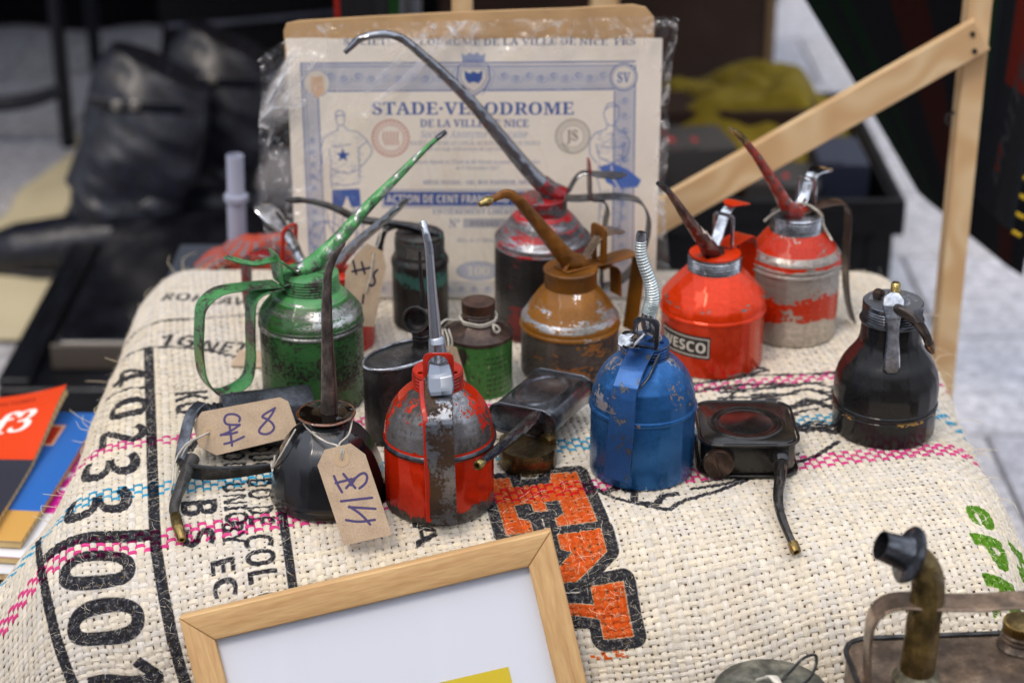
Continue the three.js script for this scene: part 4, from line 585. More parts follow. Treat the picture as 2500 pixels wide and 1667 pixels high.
// ================================================================ oval tin with an open elbow neck
{
  const o = thing('oval_tin', 'dark oval tin with bright rim and open round neck turned sideways', 'tin', [-0.089, 0, -0.0605], 'old oil cans on the sack');
  const ov = (k) => ellipse(0.0375 * k, 0.0205 * k), rot = 0.76;
  const dk = plain({ a: 0x45413f, b: 0x2d2a29, c: 0x4a3f38, seed: 291, fu: 4, fv: 4, r: 0.4, m: 0.6, spots: 0.2 });
  const up = (g, y) => g.rotateX(-Math.PI / 2).rotateY(rot).translate(0, y, 0);
  part('body', up(slab(ov(1), 0.0655, { bevel: 0.001, curve: 40 }), 0.0005), dk, o);
  part('top', up(slab(ov(0.965), 0.0012, { bevel: 0.0003, curve: 40 }), 0.0663), plain({ a: 0x5c5d60, b: 0x3d3c3c, c: 0x2a2624, seed: 293, r: 0.36, m: 0.75 }), o);
  const rim = []; for (let i = 0; i <= 60; i++) { const a = i / 60 * 6.28319; rim.push(new THREE.Vector3(Math.cos(a) * 0.0375, 0, Math.sin(a) * 0.0205).applyAxisAngle(new THREE.Vector3(0, 1, 0), rot).setY(0.0682).toArray()); }
  part('rim', tube(rim, { r: 0.0013, seg: 10, n: 120 }), M.steel, o);
  const N = [0.0155, -0.0140];
  part('neck', lathe([[0.0095, 0.067], [0.0078, 0.0700], [0.0072, 0.0730], ...bead(0.0072, 0.0765, 0.0009, 0.0012), ...bead(0.0072, 0.0800, 0.0009, 0.0012), [0.0072, 0.086]], 40, 0.06).translate(N[0], 0, N[1]), dk, o);
  const elbow = part('elbow', lathe([[0, -0.008], [0.0095, -0.008], [0.0104, -0.0065], [0.0104, 0.0062], [0.0112, 0.0072], [0.0112, 0.0092], [0.0104, 0.0100], [0.0088, 0.0096], [0.0084, 0.0075], [0.0084, -0.004], [0.006, -0.0055], [0, -0.0056]], 48, 0.06), dk, o);
  elbow.rotation.set(1.25, 0, 0.1); elbow.position.set(N[0] - 0.0035, 0.0945, N[1] + 0.002);
  part('needle', tube([[N[0] + .0015, .0980, N[1] - .004, .0026], [N[0] + .0010, .1150, N[1] - .0045, .0022], [N[0], .1300, N[1] - .005, .0018], [N[0] - .0006, .1500, N[1] - .0055, .0011]], { seg: 12, hollow: 0.5 }), M.iron, o);
  part('wire_loop', tube([[.0235, .0690, -.0160], [.0260, .0760, -.0120], [.0310, .0775, -.0100], [.0330, .0730, -.0100], [.0300, .0690, -.0120]], { r: 0.0009, seg: 8 }), M.iron, o);
}

// ================================================================ black flask-shaped can with a steel thumb lever
{
  const o = thing('flask_oiler', 'matt black flask-shaped oiler with steel thumb lever and down-curved spout', 'oil can', [0.3063, 0, -0.0658], 'old oil cans on the sack');
  const pr = [...base(0.0418, 0.004), [0.042, 0.0215], [0.0412, 0.0222], ...bead(0.0414, 0.0252, 0.0016, 0.0022), [0.0424, 0.032], [0.0426, 0.039], [0.0420, 0.046], [0.0404, 0.0530], [0.0374, 0.0600], [0.0335, 0.0660], [0.0292, 0.0715], [0.0260, 0.0770], [0.0246, 0.0830], [0.0241, 0.0900], [0.0241, 0.098]];
  const m = worn({ W: 1024, H: 512, seed: 301, fu: 8, fv: 6, prof: pr, paint: 0x1b1a1a, paint2: 0x141415, bare: 0xb07a20, dark: 0x8d7a5a, edge: 0x2b2620, thr: 0.74, rp: 0.24, rb: 0.5, mb: 0.2, hi: 0.5, wear: (u, h) => (Math.abs(h - 0.0218) < 0.0016 ? 0.55 : 0) + (Math.abs(h - 0.026) < 0.002 ? 0.22 : 0) });
  part('body', lathe(pr, 84), m, o);
  part('collar', lathe([[0.0238, 0.096], [0.0256, 0.0966], [0.0262, 0.098], [0.0256, 0.0994], [0.0240, 0.1000], ...thread(0.0238, 0.1, 0.1095, 4, 0.0006), [0.0244, 0.1100], [0.0244, 0.1128], [0.0234, 0.1136]], 64, 0.08), M.steelDark, o);
  const [c, x] = canvas(256, 256); x.fillStyle = '#808080'; x.fillRect(0, 0, 256, 256); x.fillStyle = '#ffffff'; x.font = 'bold 27px sans-serif'; x.textAlign = 'center'; for (const [t, R, a0, s] of [['PATENT LEVER OILER', 96, -2.9, 0.17], ['MADE IN ENGLAND', 66, -2.6, 0.24]]) [...t].forEach((ch, i) => { x.save(); x.translate(128, 128); x.rotate(a0 + i * s + 1.57); x.fillText(ch, 0, -R + 9); x.restore(); });
  const lid = part('lid', new THREE.CircleGeometry(0.0236, 56).rotateX(-Math.PI / 2).translate(0, 0.1137, 0), new THREE.MeshPhysicalMaterial({ color: 0x8f9298, metalness: 0.85, roughness: 0.38, bumpMap: canvasTex(c, false), bumpScale: 0.0008, side: THREE.DoubleSide }), o);
  part('lever', strip([[-.0030, .1265, .0165], [-.0045, .1215, .0225], [-.0050, .1120, .0275], [-.0046, .1000, .0300], [-.0042, .0860, .0320], [-.0038, .0720, .0335], [-.0036, .0660, .0340]], [0.008, 0.0175, 0.0175, 0.0125, 0.010, 0.0095, 0.011, 0.0125, 0.0130, 0.009], 0.0032, [1, 0, 0.05], { n: 40, belly: 0.0005 }), plain({ a: 0xdfe2e8, r: 0.3, m: 0.95, spots: 0.12 }), o);
  part('post', lathe([[0.0075, 0.113], [0.0075, 0.118], [0.006, 0.1195], [0.0045, 0.124]], 32, 0.06).translate(-0.0025, 0, 0.010), M.steelDark, o);
  part('screw', lathe([[0.0045, 0.1235], [0.0052, 0.124], [0.0052, 0.1256], [0.0040, 0.1262], [0.0036, 0.1275], ...thread(0.0036, 0.1278, 0.1335, 3, 0.0004), [0.0038, 0.1338], [0.0030, 0.1350], [0, 0.1352]], 28, 0.05).translate(-0.0020, 0, 0.0135), M.brassBright, o);
  part('spout', tube([[-.0040, .1165, .0190, .0046], [-.0010, .1172, .0260, .0044], [.0060, .1150, .0310, .0044], [.0140, .1085, .0330, .0042], [.0205, .0990, .0335, .0038], [.0245, .0900, .0335, .0034]], { seg: 18, tile: 0.06 }), plain({ a: 0x5a504c, b: 0x3a3432, c: 0x6a4a3a, seed: 307, r: 0.4, m: 0.6 }), o);
  nozzle([[.0242, .0905, .0335, .0042], [.0252, .0885, .0335, .0042], [.0262, .0862, .0335, .0036], [.0280, .0825, .0335, .0018]], plain({ a: 0x9a7a62, b: 0x6d5546, c: 0x4a3a30, seed: 309, r: 0.35, m: 0.8 }), o);
  part('back_stop', tube([[-.012, .1150, -.004, .0042], [-.0125, .1190, -.002, .0042], [-.010, .1205, .002, .003]], { seg: 12 }), M.brown, o);
}

// ================================================================ dark can lying on its side, spout on the cloth
{
  const o = thing('lying_oil_can', 'dark grey oil can lying on its side with its thin spout on the cloth', 'oil can', [-0.1625, 0.0235, -0.0451], 'old oil cans on the sack');
  const gun = plain({ a: 0x55585e, b: 0x3b3c41, c: 0x2a2828, seed: 311, fu: 4, fv: 4, r: 0.34, m: 0.7, spots: 0.15 });
  const turn = (g) => g.applyMatrix4(new THREE.Matrix4().makeRotationFromQuaternion(new THREE.Quaternion().setFromUnitVectors(new THREE.Vector3(0, 1, 0), new THREE.Vector3(-0.967, 0, 0.254).normalize())));
  part('body', turn(lathe([[0, 0.0015], [0.018, 0.0008], [0.0222, 0], [0.0234, 0.0016], [0.0235, 0.004], [0.0235, 0.060], ...bead(0.0235, 0.0628, 0.0008, 0.0014), [0.0232, 0.066], [0.0232, 0.070], [0.0222, 0.0722], [0.0165, 0.0735]], 64, 0.08)), gun, o);
  part('collar', turn(lathe([[0.0165, 0.073], [0.0165, 0.075], ...bead(0.0158, 0.0775, 0.0016, 0.0018), ...bead(0.0158, 0.0825, 0.0014, 0.0018), ...thread(0.0150, 0.0845, 0.092, 3, 0.0006), [0.0148, 0.0925], [0, 0.093]], 48, 0.06)), M.steelDark, o);
  const rel = (pts) => pts.map(([x, y, z, r]) => r ? [x + 0.1625, y - 0.0235, z + 0.0451, r] : [x + 0.1625, y - 0.0235, z + 0.0451]);
  part('bracket', strip(rel([[-.2470, .0450, -.0190], [-.2530, .0420, -.0100], [-.2570, .0300, .0100], [-.2590, .0170, .0280]]), 0.010, 0.0026, [0.9, 0.1, 0.35]), M.steelDark, o);
  part('arm', strip(rel([[-.2600, .0150, .0270], [-.2500, .0130, .0340], [-.2380, .0120, .0365], [-.2150, .0120, .0350], [-.1880, .0130, .0300]]), [0.012, 0.016, 0.015, 0.012, 0.008], 0.0045, [0, 1, 0.35]), M.iron, o);
  part('spout', tube(rel([[-.2500, .0180, .0240, .0060], [-.2525, .0135, .0420, .0052], [-.2560, .0080, .0680, .0043], [-.2565, .0050, .0800, .0040], [-.2540, .0030, .0900, .0037]]), { seg: 16, tile: 0.06 }), M.verdigris, o);
  nozzle(rel([[-.2543, .0030, .0885, .0042], [-.2515, .0022, .0990, .0045], [-.2485, .0000, .1070, .0042], [-.2460, -.0030, .1140, .0034]]), M.brass, o, 0.5);
}

// ================================================================ flat black tin with slotted cap
{
  const o = thing('flat_tin', 'flat black rectangular tin with slotted screw cap and bent spout', 'tin', [0.1865, 0, -0.0160], 'old oil cans on the sack');
  const sm = plain({ a: 0x2b2926, b: 0x1d1b19, c: 0x4a443c, seed: 321, fu: 4, fv: 4, r: 0.26, rv: 0.3, m: 0.35, spots: 0.16, mat: { clearcoat: 0.3, clearcoatRoughness: 0.2 } });
  const rim = (y, k) => { const p = [], s = roundRect(0.078 * k, 0.079 * k, 0.016).getSpacedPoints(72); for (const q of s) p.push([q.x, y, q.y]); p.push(p[0]); return tube(p, { r: 0.0013, seg: 8, n: 144, capA: false }); };
  const body = slab(roundRect(0.075, 0.076, 0.0155), 0.0255, { bevel: 0.0016, seg: 4 }).rotateX(-Math.PI / 2).translate(0, 0.0022, 0);
  part('body', body, sm, o); part('top_rim', rim(0.0285, 1), sm, o); part('bottom_rim', rim(0.0018, 1), sm, o);
  const lid = sheet(70, 70, (a, b) => { const x = (a - 0.5) * 0.070, z = (b - 0.5) * 0.071, e = Math.hypot(x / 0.0275, z / 0.0275); return [x, 0.0284 + 0.0011 * Math.exp(-((e - 1) ** 2) * 160) + 0.0006 * Math.exp(-((e - 0.84) ** 2) * 200) - 0.0010 * (e < 0.8 ? 1 - (e / 0.8) ** 4 : 0) + 0.0008, z]; });
  part('lid', lid, plain({ a: 0x35322e, b: 0x242120, c: 0x6d6c72, seed: 323, fu: 3, fv: 3, r: 0.24, rv: 0.35, m: 0.45, spots: 0.22 }), o);
  const capM = plain({ a: 0x6a5448, r: 0.35, m: 0.6, spots: 0.22 }), cap = part('screw_cap', lathe([[0.0115, 0], [0.0118, 0.001], [0.0118, 0.0044], [0, 0.0045]], 40, 0.05), capM, o);
  cap.rotation.set(Math.PI / 2, 0, 0); cap.position.set(-0.0250, 0.0145, 0.0375);
  for (const s of [0, 1]) { const h = new THREE.Shape(); h.absarc(0, 0, 0.0117, 0.075, Math.PI - 0.075); h.closePath(); const g = slab(h, 0.0022, { bevel: 0.0004, seg: 2, curve: 30 }).rotateZ(s * Math.PI + 1.92).rotateX(-Math.PI / 2).translate(0, 0.0044, 0); part('cap_half', g, capM, cap); }
  part('socket', tube([[0.0235, 0.0165, 0.036, 0.0075], [0.0235, 0.0165, 0.0435, 0.0072], [0.0232, 0.0160, 0.0455, 0.0058]], { seg: 20 }), sm, o);
  part('spout', tube([[.0232, .0165, .0430, .0048], [.0215, .0155, .0560, .0050], [.0195, .0135, .0700, .0046], [.0165, .0110, .0850, .0040], [.0155, .0085, .1000, .0036], [.0170, .0045, .1150, .0033], [.0205, -.0010, .1290, .0030], [.0225, -.0040, .1350, .0029]], { seg: 16, tile: 0.06 }), plain({ a: 0x4d4844, b: 0x322f2c, c: 0x5a4a3e, seed: 327, r: 0.34, m: 0.65 }), o);
  nozzle([[.0222, -.0035, .1340, .0040], [.0228, -.0046, .1365, .0042], [.0236, -.0060, .1395, .0042], [.0242, -.0070, .1415, .0036]], M.brass, o, 0.62);
}

// ================================================================ flat oval-panelled tin propped on a brass cap
{
  const o = thing('flat_tin', 'flat dark steel tin propped on brass cap, spout pointing downward', 'tin', [0.0, 0, 0.0], 'old oil cans on the sack');
  const ex = new THREE.Vector3(0.052, 0.0, 0.004).normalize(), ez = new THREE.Vector3(-0.0345, 0.004, 0.0735).normalize(), ey = new THREE.Vector3().crossVectors(ez, ex).normalize(); ex.crossVectors(ey, ez);
  const c = new THREE.Vector3(0.0245, 0.0255, -0.0580), mt = new THREE.Matrix4().makeBasis(ex, ey, ez).setPosition(c);
  const st = plain({ a: 0x707278, b: 0x45454a, c: 0x2c2826, seed: 331, fu: 3, fv: 3, r: 0.3, rv: 0.3, m: 0.85, spots: 0.24 });
  const w = 0.058, d = 0.080, h = 0.024;
  // flattened section (rounded ends) run front to back
  const bodyShape = roundRect(w, h, 0.0116);
  part('body', slab(bodyShape, d - 0.002, { bevel: 0.001, seg: 3 }).translate(0, 0, -d / 2 + 0.001).applyMatrix4(mt), st, o);
  const loop = (z) => { const p = bodyShape.getSpacedPoints(70).map((q) => [q.x * 1.0, q.y * 1.0, z]); p.push(p[0]); return tube(p, { r: 0.0014, seg: 8, n: 140, capA: false }).applyMatrix4(mt); };
  part('front_rim', loop(d / 2), M.steelDark, o); part('back_rim', loop(-d / 2), M.steelDark, o);
  const pan = sheet(60, 60, (a, b) => { const x = (a - 0.5) * 0.044, z = (b - 0.5) * 0.072, e = Math.hypot(x / 0.0185, z / 0.031); return [x, h / 2 + 0.0003 + 0.0009 * Math.exp(-((e - 1) ** 2) * 120) - 0.0004 * (e < 0.9 ? 1 : 0) - 0.0014 * smooth(1.05, 1.4, e), z]; }).applyMatrix4(mt);
  part('embossed_panel', pan, st, o);
  const loc = (x, y, z) => new THREE.Vector3(x, y, z).applyMatrix4(mt).toArray();
  part('socket', tube([[...loc(0.014, 0, d / 2 - 0.002), 0.008], [...loc(0.013, 0, d / 2 + 0.003), 0.0078]], { seg: 18, n: 4 }), st, o);
  part('spout', tube([[.0255, .0305, -.0290, .0062], [.0200, .0345, -.0150, .0059], [.0071, .0420, .0207, .0050], [-.0070, .0490, .0610, .0040], [-.0185, .0525, .0888, .0031], [-.0225, .0534, .0975, .0028]], { seg: 18, tile: 0.06, n: 50 }), st, o);
  nozzle([[-.0218, .0532, .0962, .0029], [-.0238, .0536, .1005, .0039], [-.0252, .0539, .1032, .0039], [-.0258, .0540, .1042, .0033]], M.brassBright, o, 0.62);
  const b = thing('brass_cap', 'heavy round brass cap with notched rim under the flat steel tin', 'cap', [0.0125, 0, -0.002]);
  part('drum', lathe([[0, 0.001], [0.0212, 0.001], [0.0226, 0], [0.0232, 0.0012], [0.0232, 0.0155], [0.0226, 0.0168], [0.0205, 0.0168], [0, 0.0166]], 64, 0.07), plain({ a: 0x7a6846, b: 0x55472f, c: 0x2e261a, seed: 335, r: 0.4, m: 0.85, spots: 0.3 }), b);
  for (const s of [-1, 1]) { const g = slab(roundRect(0.008, 0.015, 0.002), 0.0042, { bevel: 0.0006 }).rotateX(-Math.PI / 2); const q = part('lug', g, M.brass, b); q.position.set(s * 0.0165, 0.0166, -0.0065); q.rotation.y = s * 0.5; }
}

// ================================================================ price tags
const kraft = finish(256, 256, (u, v) => { const a = fb(u, v, 5, 5, 4, 351), b = fb(u, v, 50, 50, 2, 352); return [176 + a * 14 + b * 22, 154 + a * 14 + b * 22, 129 + a * 12 + b * 20, 0.9, 0, 0.5 + b * 0.4]; });
function priceTag(label, O, ex, n, outline, hole, strokes, ink, strings, width = 2.4) {
  const o = thing('price_tag', label, 'price tag', [0, 0, 0], 'handwritten price tags'), mt = basis(O, ex, n), mm = (q) => new THREE.Vector2(q[0] / 1000, q[1] / 1000);
  const s = new THREE.Shape(outline.map(mm)), hp = new THREE.Path(); hp.absarc(hole[0] / 1000, hole[1] / 1000, 0.0021, 0, 6.2832); s.holes.push(hp);
  const g = new THREE.ExtrudeGeometry(s, { depth: 0.0006, bevelEnabled: false, curveSegments: 18 }), uv = g.attributes.uv, pp = g.attributes.position; for (let i = 0; i < uv.count; i++) uv.setXY(i, pp.getX(i) / 0.12 + 0.25, pp.getY(i) / 0.12 + 0.5);
  const [c, x] = canvas(1024, 1024); const kd = kraft.map.image.data, im = x.createImageData(1024, 1024);
  for (let j = 0; j < 1024; j++) for (let i = 0; i < 1024; i++) { const a = ((j >> 1) % 256 * 256 + (i >> 1) % 256) * 4, b = (j * 1024 + i) * 4; im.data[b] = kd[a]; im.data[b + 1] = kd[a + 1]; im.data[b + 2] = kd[a + 2]; im.data[b + 3] = 255; } x.putImageData(im, 0, 0);
  const k = 1024 / 120, X = (q) => [q[0] * k + 256, 1024 - (q[1] * k + 512)]; x.strokeStyle = ink; x.lineWidth = width * k * 0.8; x.lineCap = x.lineJoin = 'round';
  for (const st of strokes) { x.beginPath(); st.forEach((q, i) => { const [a, b] = X(q); if (!i) x.moveTo(a, b); else { const [c2, d2] = X(st[i - 1]); x.quadraticCurveTo(c2, d2, (a + c2) / 2, (b + d2) / 2); if (i === st.length - 1) x.lineTo(a, b); } }); x.stroke(); }
  const card = part('card', g.applyMatrix4(mt), new THREE.MeshPhysicalMaterial({ map: canvasTex(c), roughness: 0.92, bumpMap: kraft.orm, bumpScale: 0.0001, side: THREE.DoubleSide, specularIntensity: 0.3 }), o);
  const ring = new THREE.RingGeometry(0.0023, 0.0056, 30); ring.translate(hole[0] / 1000, hole[1] / 1000, 0.00085);
  part('reinforcing_ring', ring.applyMatrix4(mt), flat(0xb59c7e, 0.9), card);
  const h = new THREE.Vector3(hole[0] / 1000, hole[1] / 1000, 0.0006).applyMatrix4(mt).toArray(), back = new THREE.Vector3(hole[0] / 1000, hole[1] / 1000, -0.002).applyMatrix4(mt).toArray();
  part('string', merge(strings(h, back).map((p) => tube(p, { r: 0.00075, seg: 8 }))), M.string, o);
  return o;
}
priceTag('kraft price tag marked £8 propped against the lying dark can', [-0.2501, 0.0262, 0.0010], [0.9618, 0.1603, -0.2221], [0.0999, 0.5496, 0.8294], [[0, 9.2], [9, 17.2], [71.5, 13.5], [77, 8.7], [79, -14], [77, -20], [12, -19.2], [0.3, -9.2]], [10.8, -0.4],
  [[[35.7, 2.6], [37.5, 5.4], [33.9, 9.2], [27.4, 10.5], [24.4, 7.0], [25.0, 2.8], [29.7, 1.1], [35.6, -0.1]], [[19.1, -4.6], [26.3, -3.8], [35.5, -0.4]], [[27.7, 2.1], [27.0, -4.5], [25.8, -14.8]], [[19.4, -4.3], [26.9, -5.7], [32.1, -5.3]], [[20.3, -12.0], [27.6, -12.1], [36.5, -10.2]], [[65.6, 6.0], [52.5, 2.2], [57.4, -0.8], [61.3, -5.8], [61.3, -10.4], [55.5, -13.2], [49.3, -11.1], [48.9, -7.8], [53.7, -4.4], [61.2, 0.6], [65.6, 6.0]]], '#4e4568',
  (h, b) => [[b, h, [-.2460, .0300, .0120], [-.2535, .0270, .0200], [-.2590, .0170, .0280], [-.2610, .0060, .0400], [-.2600, .0015, .0480]], [h, [-.2450, .0310, .0130], [-.2540, .0300, .0230], [-.2620, .0200, .0330], [-.2630, .0080, .0440], [-.2640, .0012, .0520], [-.2610, .0010, .0560]], [[-.2610, .0030, .0400], [-.2650, .0025, .0450], [-.2640, .0012, .0560], [-.2600, .0012, .0600]], [[-.1845, .0230, .0285], [-.1860, .0160, .0345]]]);
priceTag('kraft price tag hanging from the neck of the black bell oiler', [-0.1265, 0.064, 0.0905], [0.2757, -0.8382, 0.4706], [-0.1252, 0.4541, 0.8821], [[9.3, -21.5], [-0.5, -13], [0.4, 7], [11.3, 15.5], [73.8, 18.7], [71.7, -18.4]], [10.1, -2.3],
  [[[20.3, -11.6], [27.5, -10.6], [33.4, -9]], [[25.6, -11.7], [26, 0.8]], [[20.8, -4.3], [26.9, -1.6], [33.1, 1.5]], [[31.3, -5.1], [26.1, 3]], [[30.3, -1], [25.4, 4.3], [23.6, 11.3], [27.8, 12.8], [32.3, 9.9], [34.2, 4.5]], [[39.6, -11.6], [41.1, -2.4], [43.5, 11.6]], [[45.4, -7], [52, 11.8]], [[45, -6.6], [53.2, 0.7], [61.9, 4.8]], [[54, -11.6], [58.1, -2.9], [59.7, 9.2]]], '#4e4568',
  (h, b) => [[b, h, [h[0] - .0010, h[1] + .0060, h[2] - .0030], [-.1305, .0605, .0840], [-.1380, .0605, .0790], [-.1500, .0625, .0680], [-.1580, .0640, .0540], [-.1590, .0645, .0400]], [h, [h[0] + .0010, h[1] + .0060, h[2] - .0030], [-.1290, .0610, .0840], [-.1230, .0630, .0720], [-.1215, .0650, .0580], [-.1230, .0650, .0420], [-.1300, .0650, .0320]], [[-.1300, .0610, .0850], [-.1312, .0580, .0870], [-.1290, .0575, .0880]], [[-.1640, .0600, .0560], [-.1740, .0450, .0650], [-.1830, .0270, .0560], [-.1870, .0200, .0360]]], 2.4);
priceTag('kraft price tag leaning between the low red can and verdigris can', [-0.1268, 0.1061, -0.2070], [-0.0825, -0.9616, 0.2617], [0.36, 0.25, 0.90], [[25.5, -17.2], [10.2, -9.4], [-0.8, 0.6], [6, 15.8], [19.3, 19.4], [72, 12], [72, -16]], [9.1, 6.8],
  [[[15.1, -11], [26.3, -7.4]], [[24.4, -11.1], [20.4, 5.7]], [[16, -3.1], [25.8, 0.4]], [[22.2, 11.5], [26.7, 7.6], [32.3, 10.8], [36.8, 8.3], [35.5, 5.4]], [[44.5, 0.3], [51.8, 0.1]]], '#2c2a38',
  (h, b) => [[b, h, [h[0] + .004, h[1] + .006, h[2] - .010], [-.1160, .0960, -.2650], [-.1120, .0920, -.2740]], [h, [h[0] - .002, h[1] - .014, h[2] + .008], [h[0] - .006, h[1] - .030, h[2] + .012]]], 2.6);
priceTag('blank kraft tag lying flat on the sack behind the green handle', [-0.245, 0.0022, -0.195], [0.99, 0, 0.12], [0.0, 1, 0.05], [[0, -15], [62, -15], [70, -8], [70, 8], [62, 15], [0, 15]], [61, 0], [], '#4e4568', (h, b) => [[h, [h[0] + .004, h[1] + .002, h[2] - .004], [h[0] + .012, h[1] + .001, h[2] - .012]]]);
priceTag('narrow kraft tag tied to the green tin and tucked behind it', [-0.0555, 0.055, -0.1050], [0.25, -0.95, 0.1], [0.35, 0.15, 0.93], [[4, -9], [0, -4], [0, 4], [4, 9], [48, 10], [48, -10]], [5, 0], [], '#4e4568', (h, b) => [[b, h, [h[0] + .001, h[1] + .008, h[2] - .004], [-.0560, .0650, -.1180]], [h, [h[0] + .004, h[1] + .005, h[2] - .005], [-.0530, .0640, -.1200]]]);

// ================================================================ share certificate on its cardboard, in a plastic sleeve
{
  const lean = 0.03, Zc = -0.334, xy = (px, py) => { const Hh = (705 - py) / 605 * 0.25; return [(px - 1085) / 850 * 0.339 - 0.034, Hh, Zc - Hh * lean]; };   // px: print units, 850 wide and 605 high
  const o = thing('share_certificate', 'old blue-printed share certificate for a stadium standing in clear plastic', 'certificate', [0, 0, 0]);
  const cardM = surfMat(finish(256, 256, (u, v) => { const a = fb(u, v, 4, 4, 4, 361), b = fb(u, v, 3, 60, 2, 362); return [176 + a * 20 + b * 10, 142 + a * 18 + b * 8, 100 + a * 14 + b * 6, 0.9, 0, 0.5 + b * 0.3]; }), { bumpScale: 0.0004 });
  const bs = new THREE.Shape(); [[655, 85], [662, 68], [690, 62], [860, 52], [1060, 42], [1300, 34], [1440, 26], [1470, 32], [1490, 55], [1500, 705], [670, 712]].forEach(([a, b], i) => { const [x, y] = xy(a, b); i ? bs.lineTo(x, y) : bs.moveTo(x, y); });
  const bg = slab(bs, 0.0025, { bevel: 0.0005, tile: 0.15 }); bg.applyMatrix4(new THREE.Matrix4().makeRotationX(-Math.atan(lean))).translate(0, 0.001, Zc - 0.0042);
  part('backing_card', bg, cardM, o);
  const S = 2.2, [c, x] = canvas(Math.round(850 * S), Math.round(605 * S)); x.scale(S, S); x.translate(-660, -100);
  x.fillStyle = '#efe5d5'; x.fillRect(660, 100, 850, 605);
  const B = '#37559a', LB = '#9aa3bd', PALE = '#cdc9c6', st = (w, c2 = B) => { x.lineWidth = w; x.strokeStyle = c2; }, poly = (p, close, fill) => { x.beginPath(); p.forEach(([a, b], i) => i ? x.lineTo(a, b) : x.moveTo(a, b)); if (close) x.closePath(); if (fill) { x.fillStyle = fill; x.fill(); } else x.stroke(); }, txt = (s, a, b, size, w, c2 = B, f = 'bold', fam = 'serif') => { x.font = f + ' ' + size + 'px ' + fam; x.fillStyle = c2; x.textAlign = 'center'; x.textBaseline = 'middle'; const m = x.measureText(s).width; x.save(); x.translate(a, b); if (w) x.scale(w / m, 1); x.fillText(s, 0, 0); x.restore(); };
  const circ = (a, b, r, w, c2, fill) => { x.beginPath(); x.arc(a, b, r, 0, 6.2832); if (fill) { x.fillStyle = fill; x.fill(); } if (w) { st(w, c2); x.stroke(); } };
  txt('SOCIÉTÉ - VÉLODROME DE LA VILLE DE NICE  FRS', 1120, 107, 21, 660, '#5a6a8a');
  x.fillStyle = PALE; x.fillRect(690, 158, 755, 56); x.fillRect(690, 158, 38, 540); x.fillRect(1404, 200, 46, 500); x.fillRect(690, 665, 755, 38);
  st(3); poly([[690, 156], [1450, 152]]); poly([[735, 218], [1404, 214]]); st(1.6); poly([[690, 163], [1448, 160]]); st(2.4); poly([[692, 156], [696, 702]]); poly([[728, 218], [732, 664]]); poly([[1450, 160], [1456, 702]]); poly([[1404, 218], [1408, 664]]); st(1.4); poly([[700, 170], [703, 700]]);
  x.setLineDash([3, 3]); st(2, LB); poly([[740, 211], [1400, 207]]); poly([[1448, 220], [1452, 690]]); x.setLineDash([]);
  st(0.7, 'rgba(120,135,175,.55)'); for (let a = 692; a < 1445; a += 2.6) poly([[a, 160], [a, 214]]); for (let b = 216; b < 664; b += 2.6) { poly([[704, b], [728, b]]); poly([[1408, b], [1446, b]]); }
  const scroll = (a, b, r, dir) => { st(2.2, LB); x.beginPath(); for (let i = 0; i <= 40; i++) { const t = i / 40 * 9, q = r * (1 - i / 46); x.lineTo(a + dir * Math.cos(t) * q, b + Math.sin(t) * q * 0.8); } x.stroke(); st(1.2, B); x.beginPath(); x.arc(a, b, r * 0.3, 0, 6); x.stroke(); };
  for (let i = 0; i < 9; i++) { scroll(758 + i * 31, 188 + (i % 2) * 6 - 3, 16, i % 2 ? 1 : -1); scroll(1152 + i * 28, 186 + (i % 2) * 6 - 3, 15, i % 2 ? 1 : -1); }
  for (let i = 0; i < 13; i++) { scroll(1428, 240 + i * 34, 13, i % 2 ? 1 : -1); scroll(710, 330 + i * 28, 10, i % 2 ? 1 : -1); }
  // crest
  poly([[1050, 160], [1116, 160], [1120, 190], [1108, 212], [1083, 228], [1058, 212], [1046, 190]], true, '#d9d2c4'); st(3.2); poly([[1050, 160], [1116, 160], [1120, 190], [1108, 212], [1083, 228], [1058, 212], [1046, 190], [1050, 160]]); st(1.6); poly([[1056, 166], [1110, 166], [1113, 188], [1102, 207], [1083, 220], [1064, 207], [1053, 188], [1056, 166]]);
  poly([[1083, 172], [1092, 178], [1104, 170], [1102, 190], [1094, 200], [1083, 196], [1072, 200], [1064, 190], [1062, 170], [1074, 178]], true, B); poly([[1058, 150], [1056, 132], [1066, 138], [1074, 130], [1083, 136], [1092, 130], [1100, 138], [1110, 132], [1108, 150]], true, LB); st(2); poly([[1058, 150], [1108, 150]]); st(2, LB); poly([[1046, 164], [1034, 176], [1040, 196], [1052, 214], [1066, 226]]); poly([[1120, 164], [1132, 176], [1126, 196], [1114, 214], [1100, 226]]);
  circ(1424, 187, 30, 2.6, B, '#ded7ca'); circ(1424, 187, 25, 1.2, B); txt('SV', 1424, 188, 32, 30, B, 'bold'); circ(726, 200, 30, 2.2, LB, '#ddd3c4'); poly([[714, 184], [740, 184], [744, 220], [728, 234], [712, 222]], true, '#dcb99a');
  txt('STADE·VELODROME', 1081, 258, 40, 464); txt('DE LA VILLE DE NICE', 1084, 292, 24, 250); txt('Société Anonyme Française', 1082, 317, 24, 246, LB, 'italic');
  txt('SOCIÉTÉ ANONYME AU CAPITAL DE DEUX MILLIONS DE FRANCS', 1085, 338, 12, 300, '#8a90a8', 'normal'); txt('divisé en vingt mille actions de cent francs', 1060, 351, 11, 200, '#8a90a8', 'italic');
  txt('Statuts déposés en l’Étude de Me Vincent Rouquier, Notaire à Nice', 1090, 381, 12, 290, '#8088a8', 'italic'); txt('le 27 Novembre 1927', 1090, 395, 11, 100, '#8088a8', 'italic'); txt('SIÈGE SOCIAL : 143, RUE PASTEUR, NICE', 1090, 428, 13, 252, '#6a76a0');
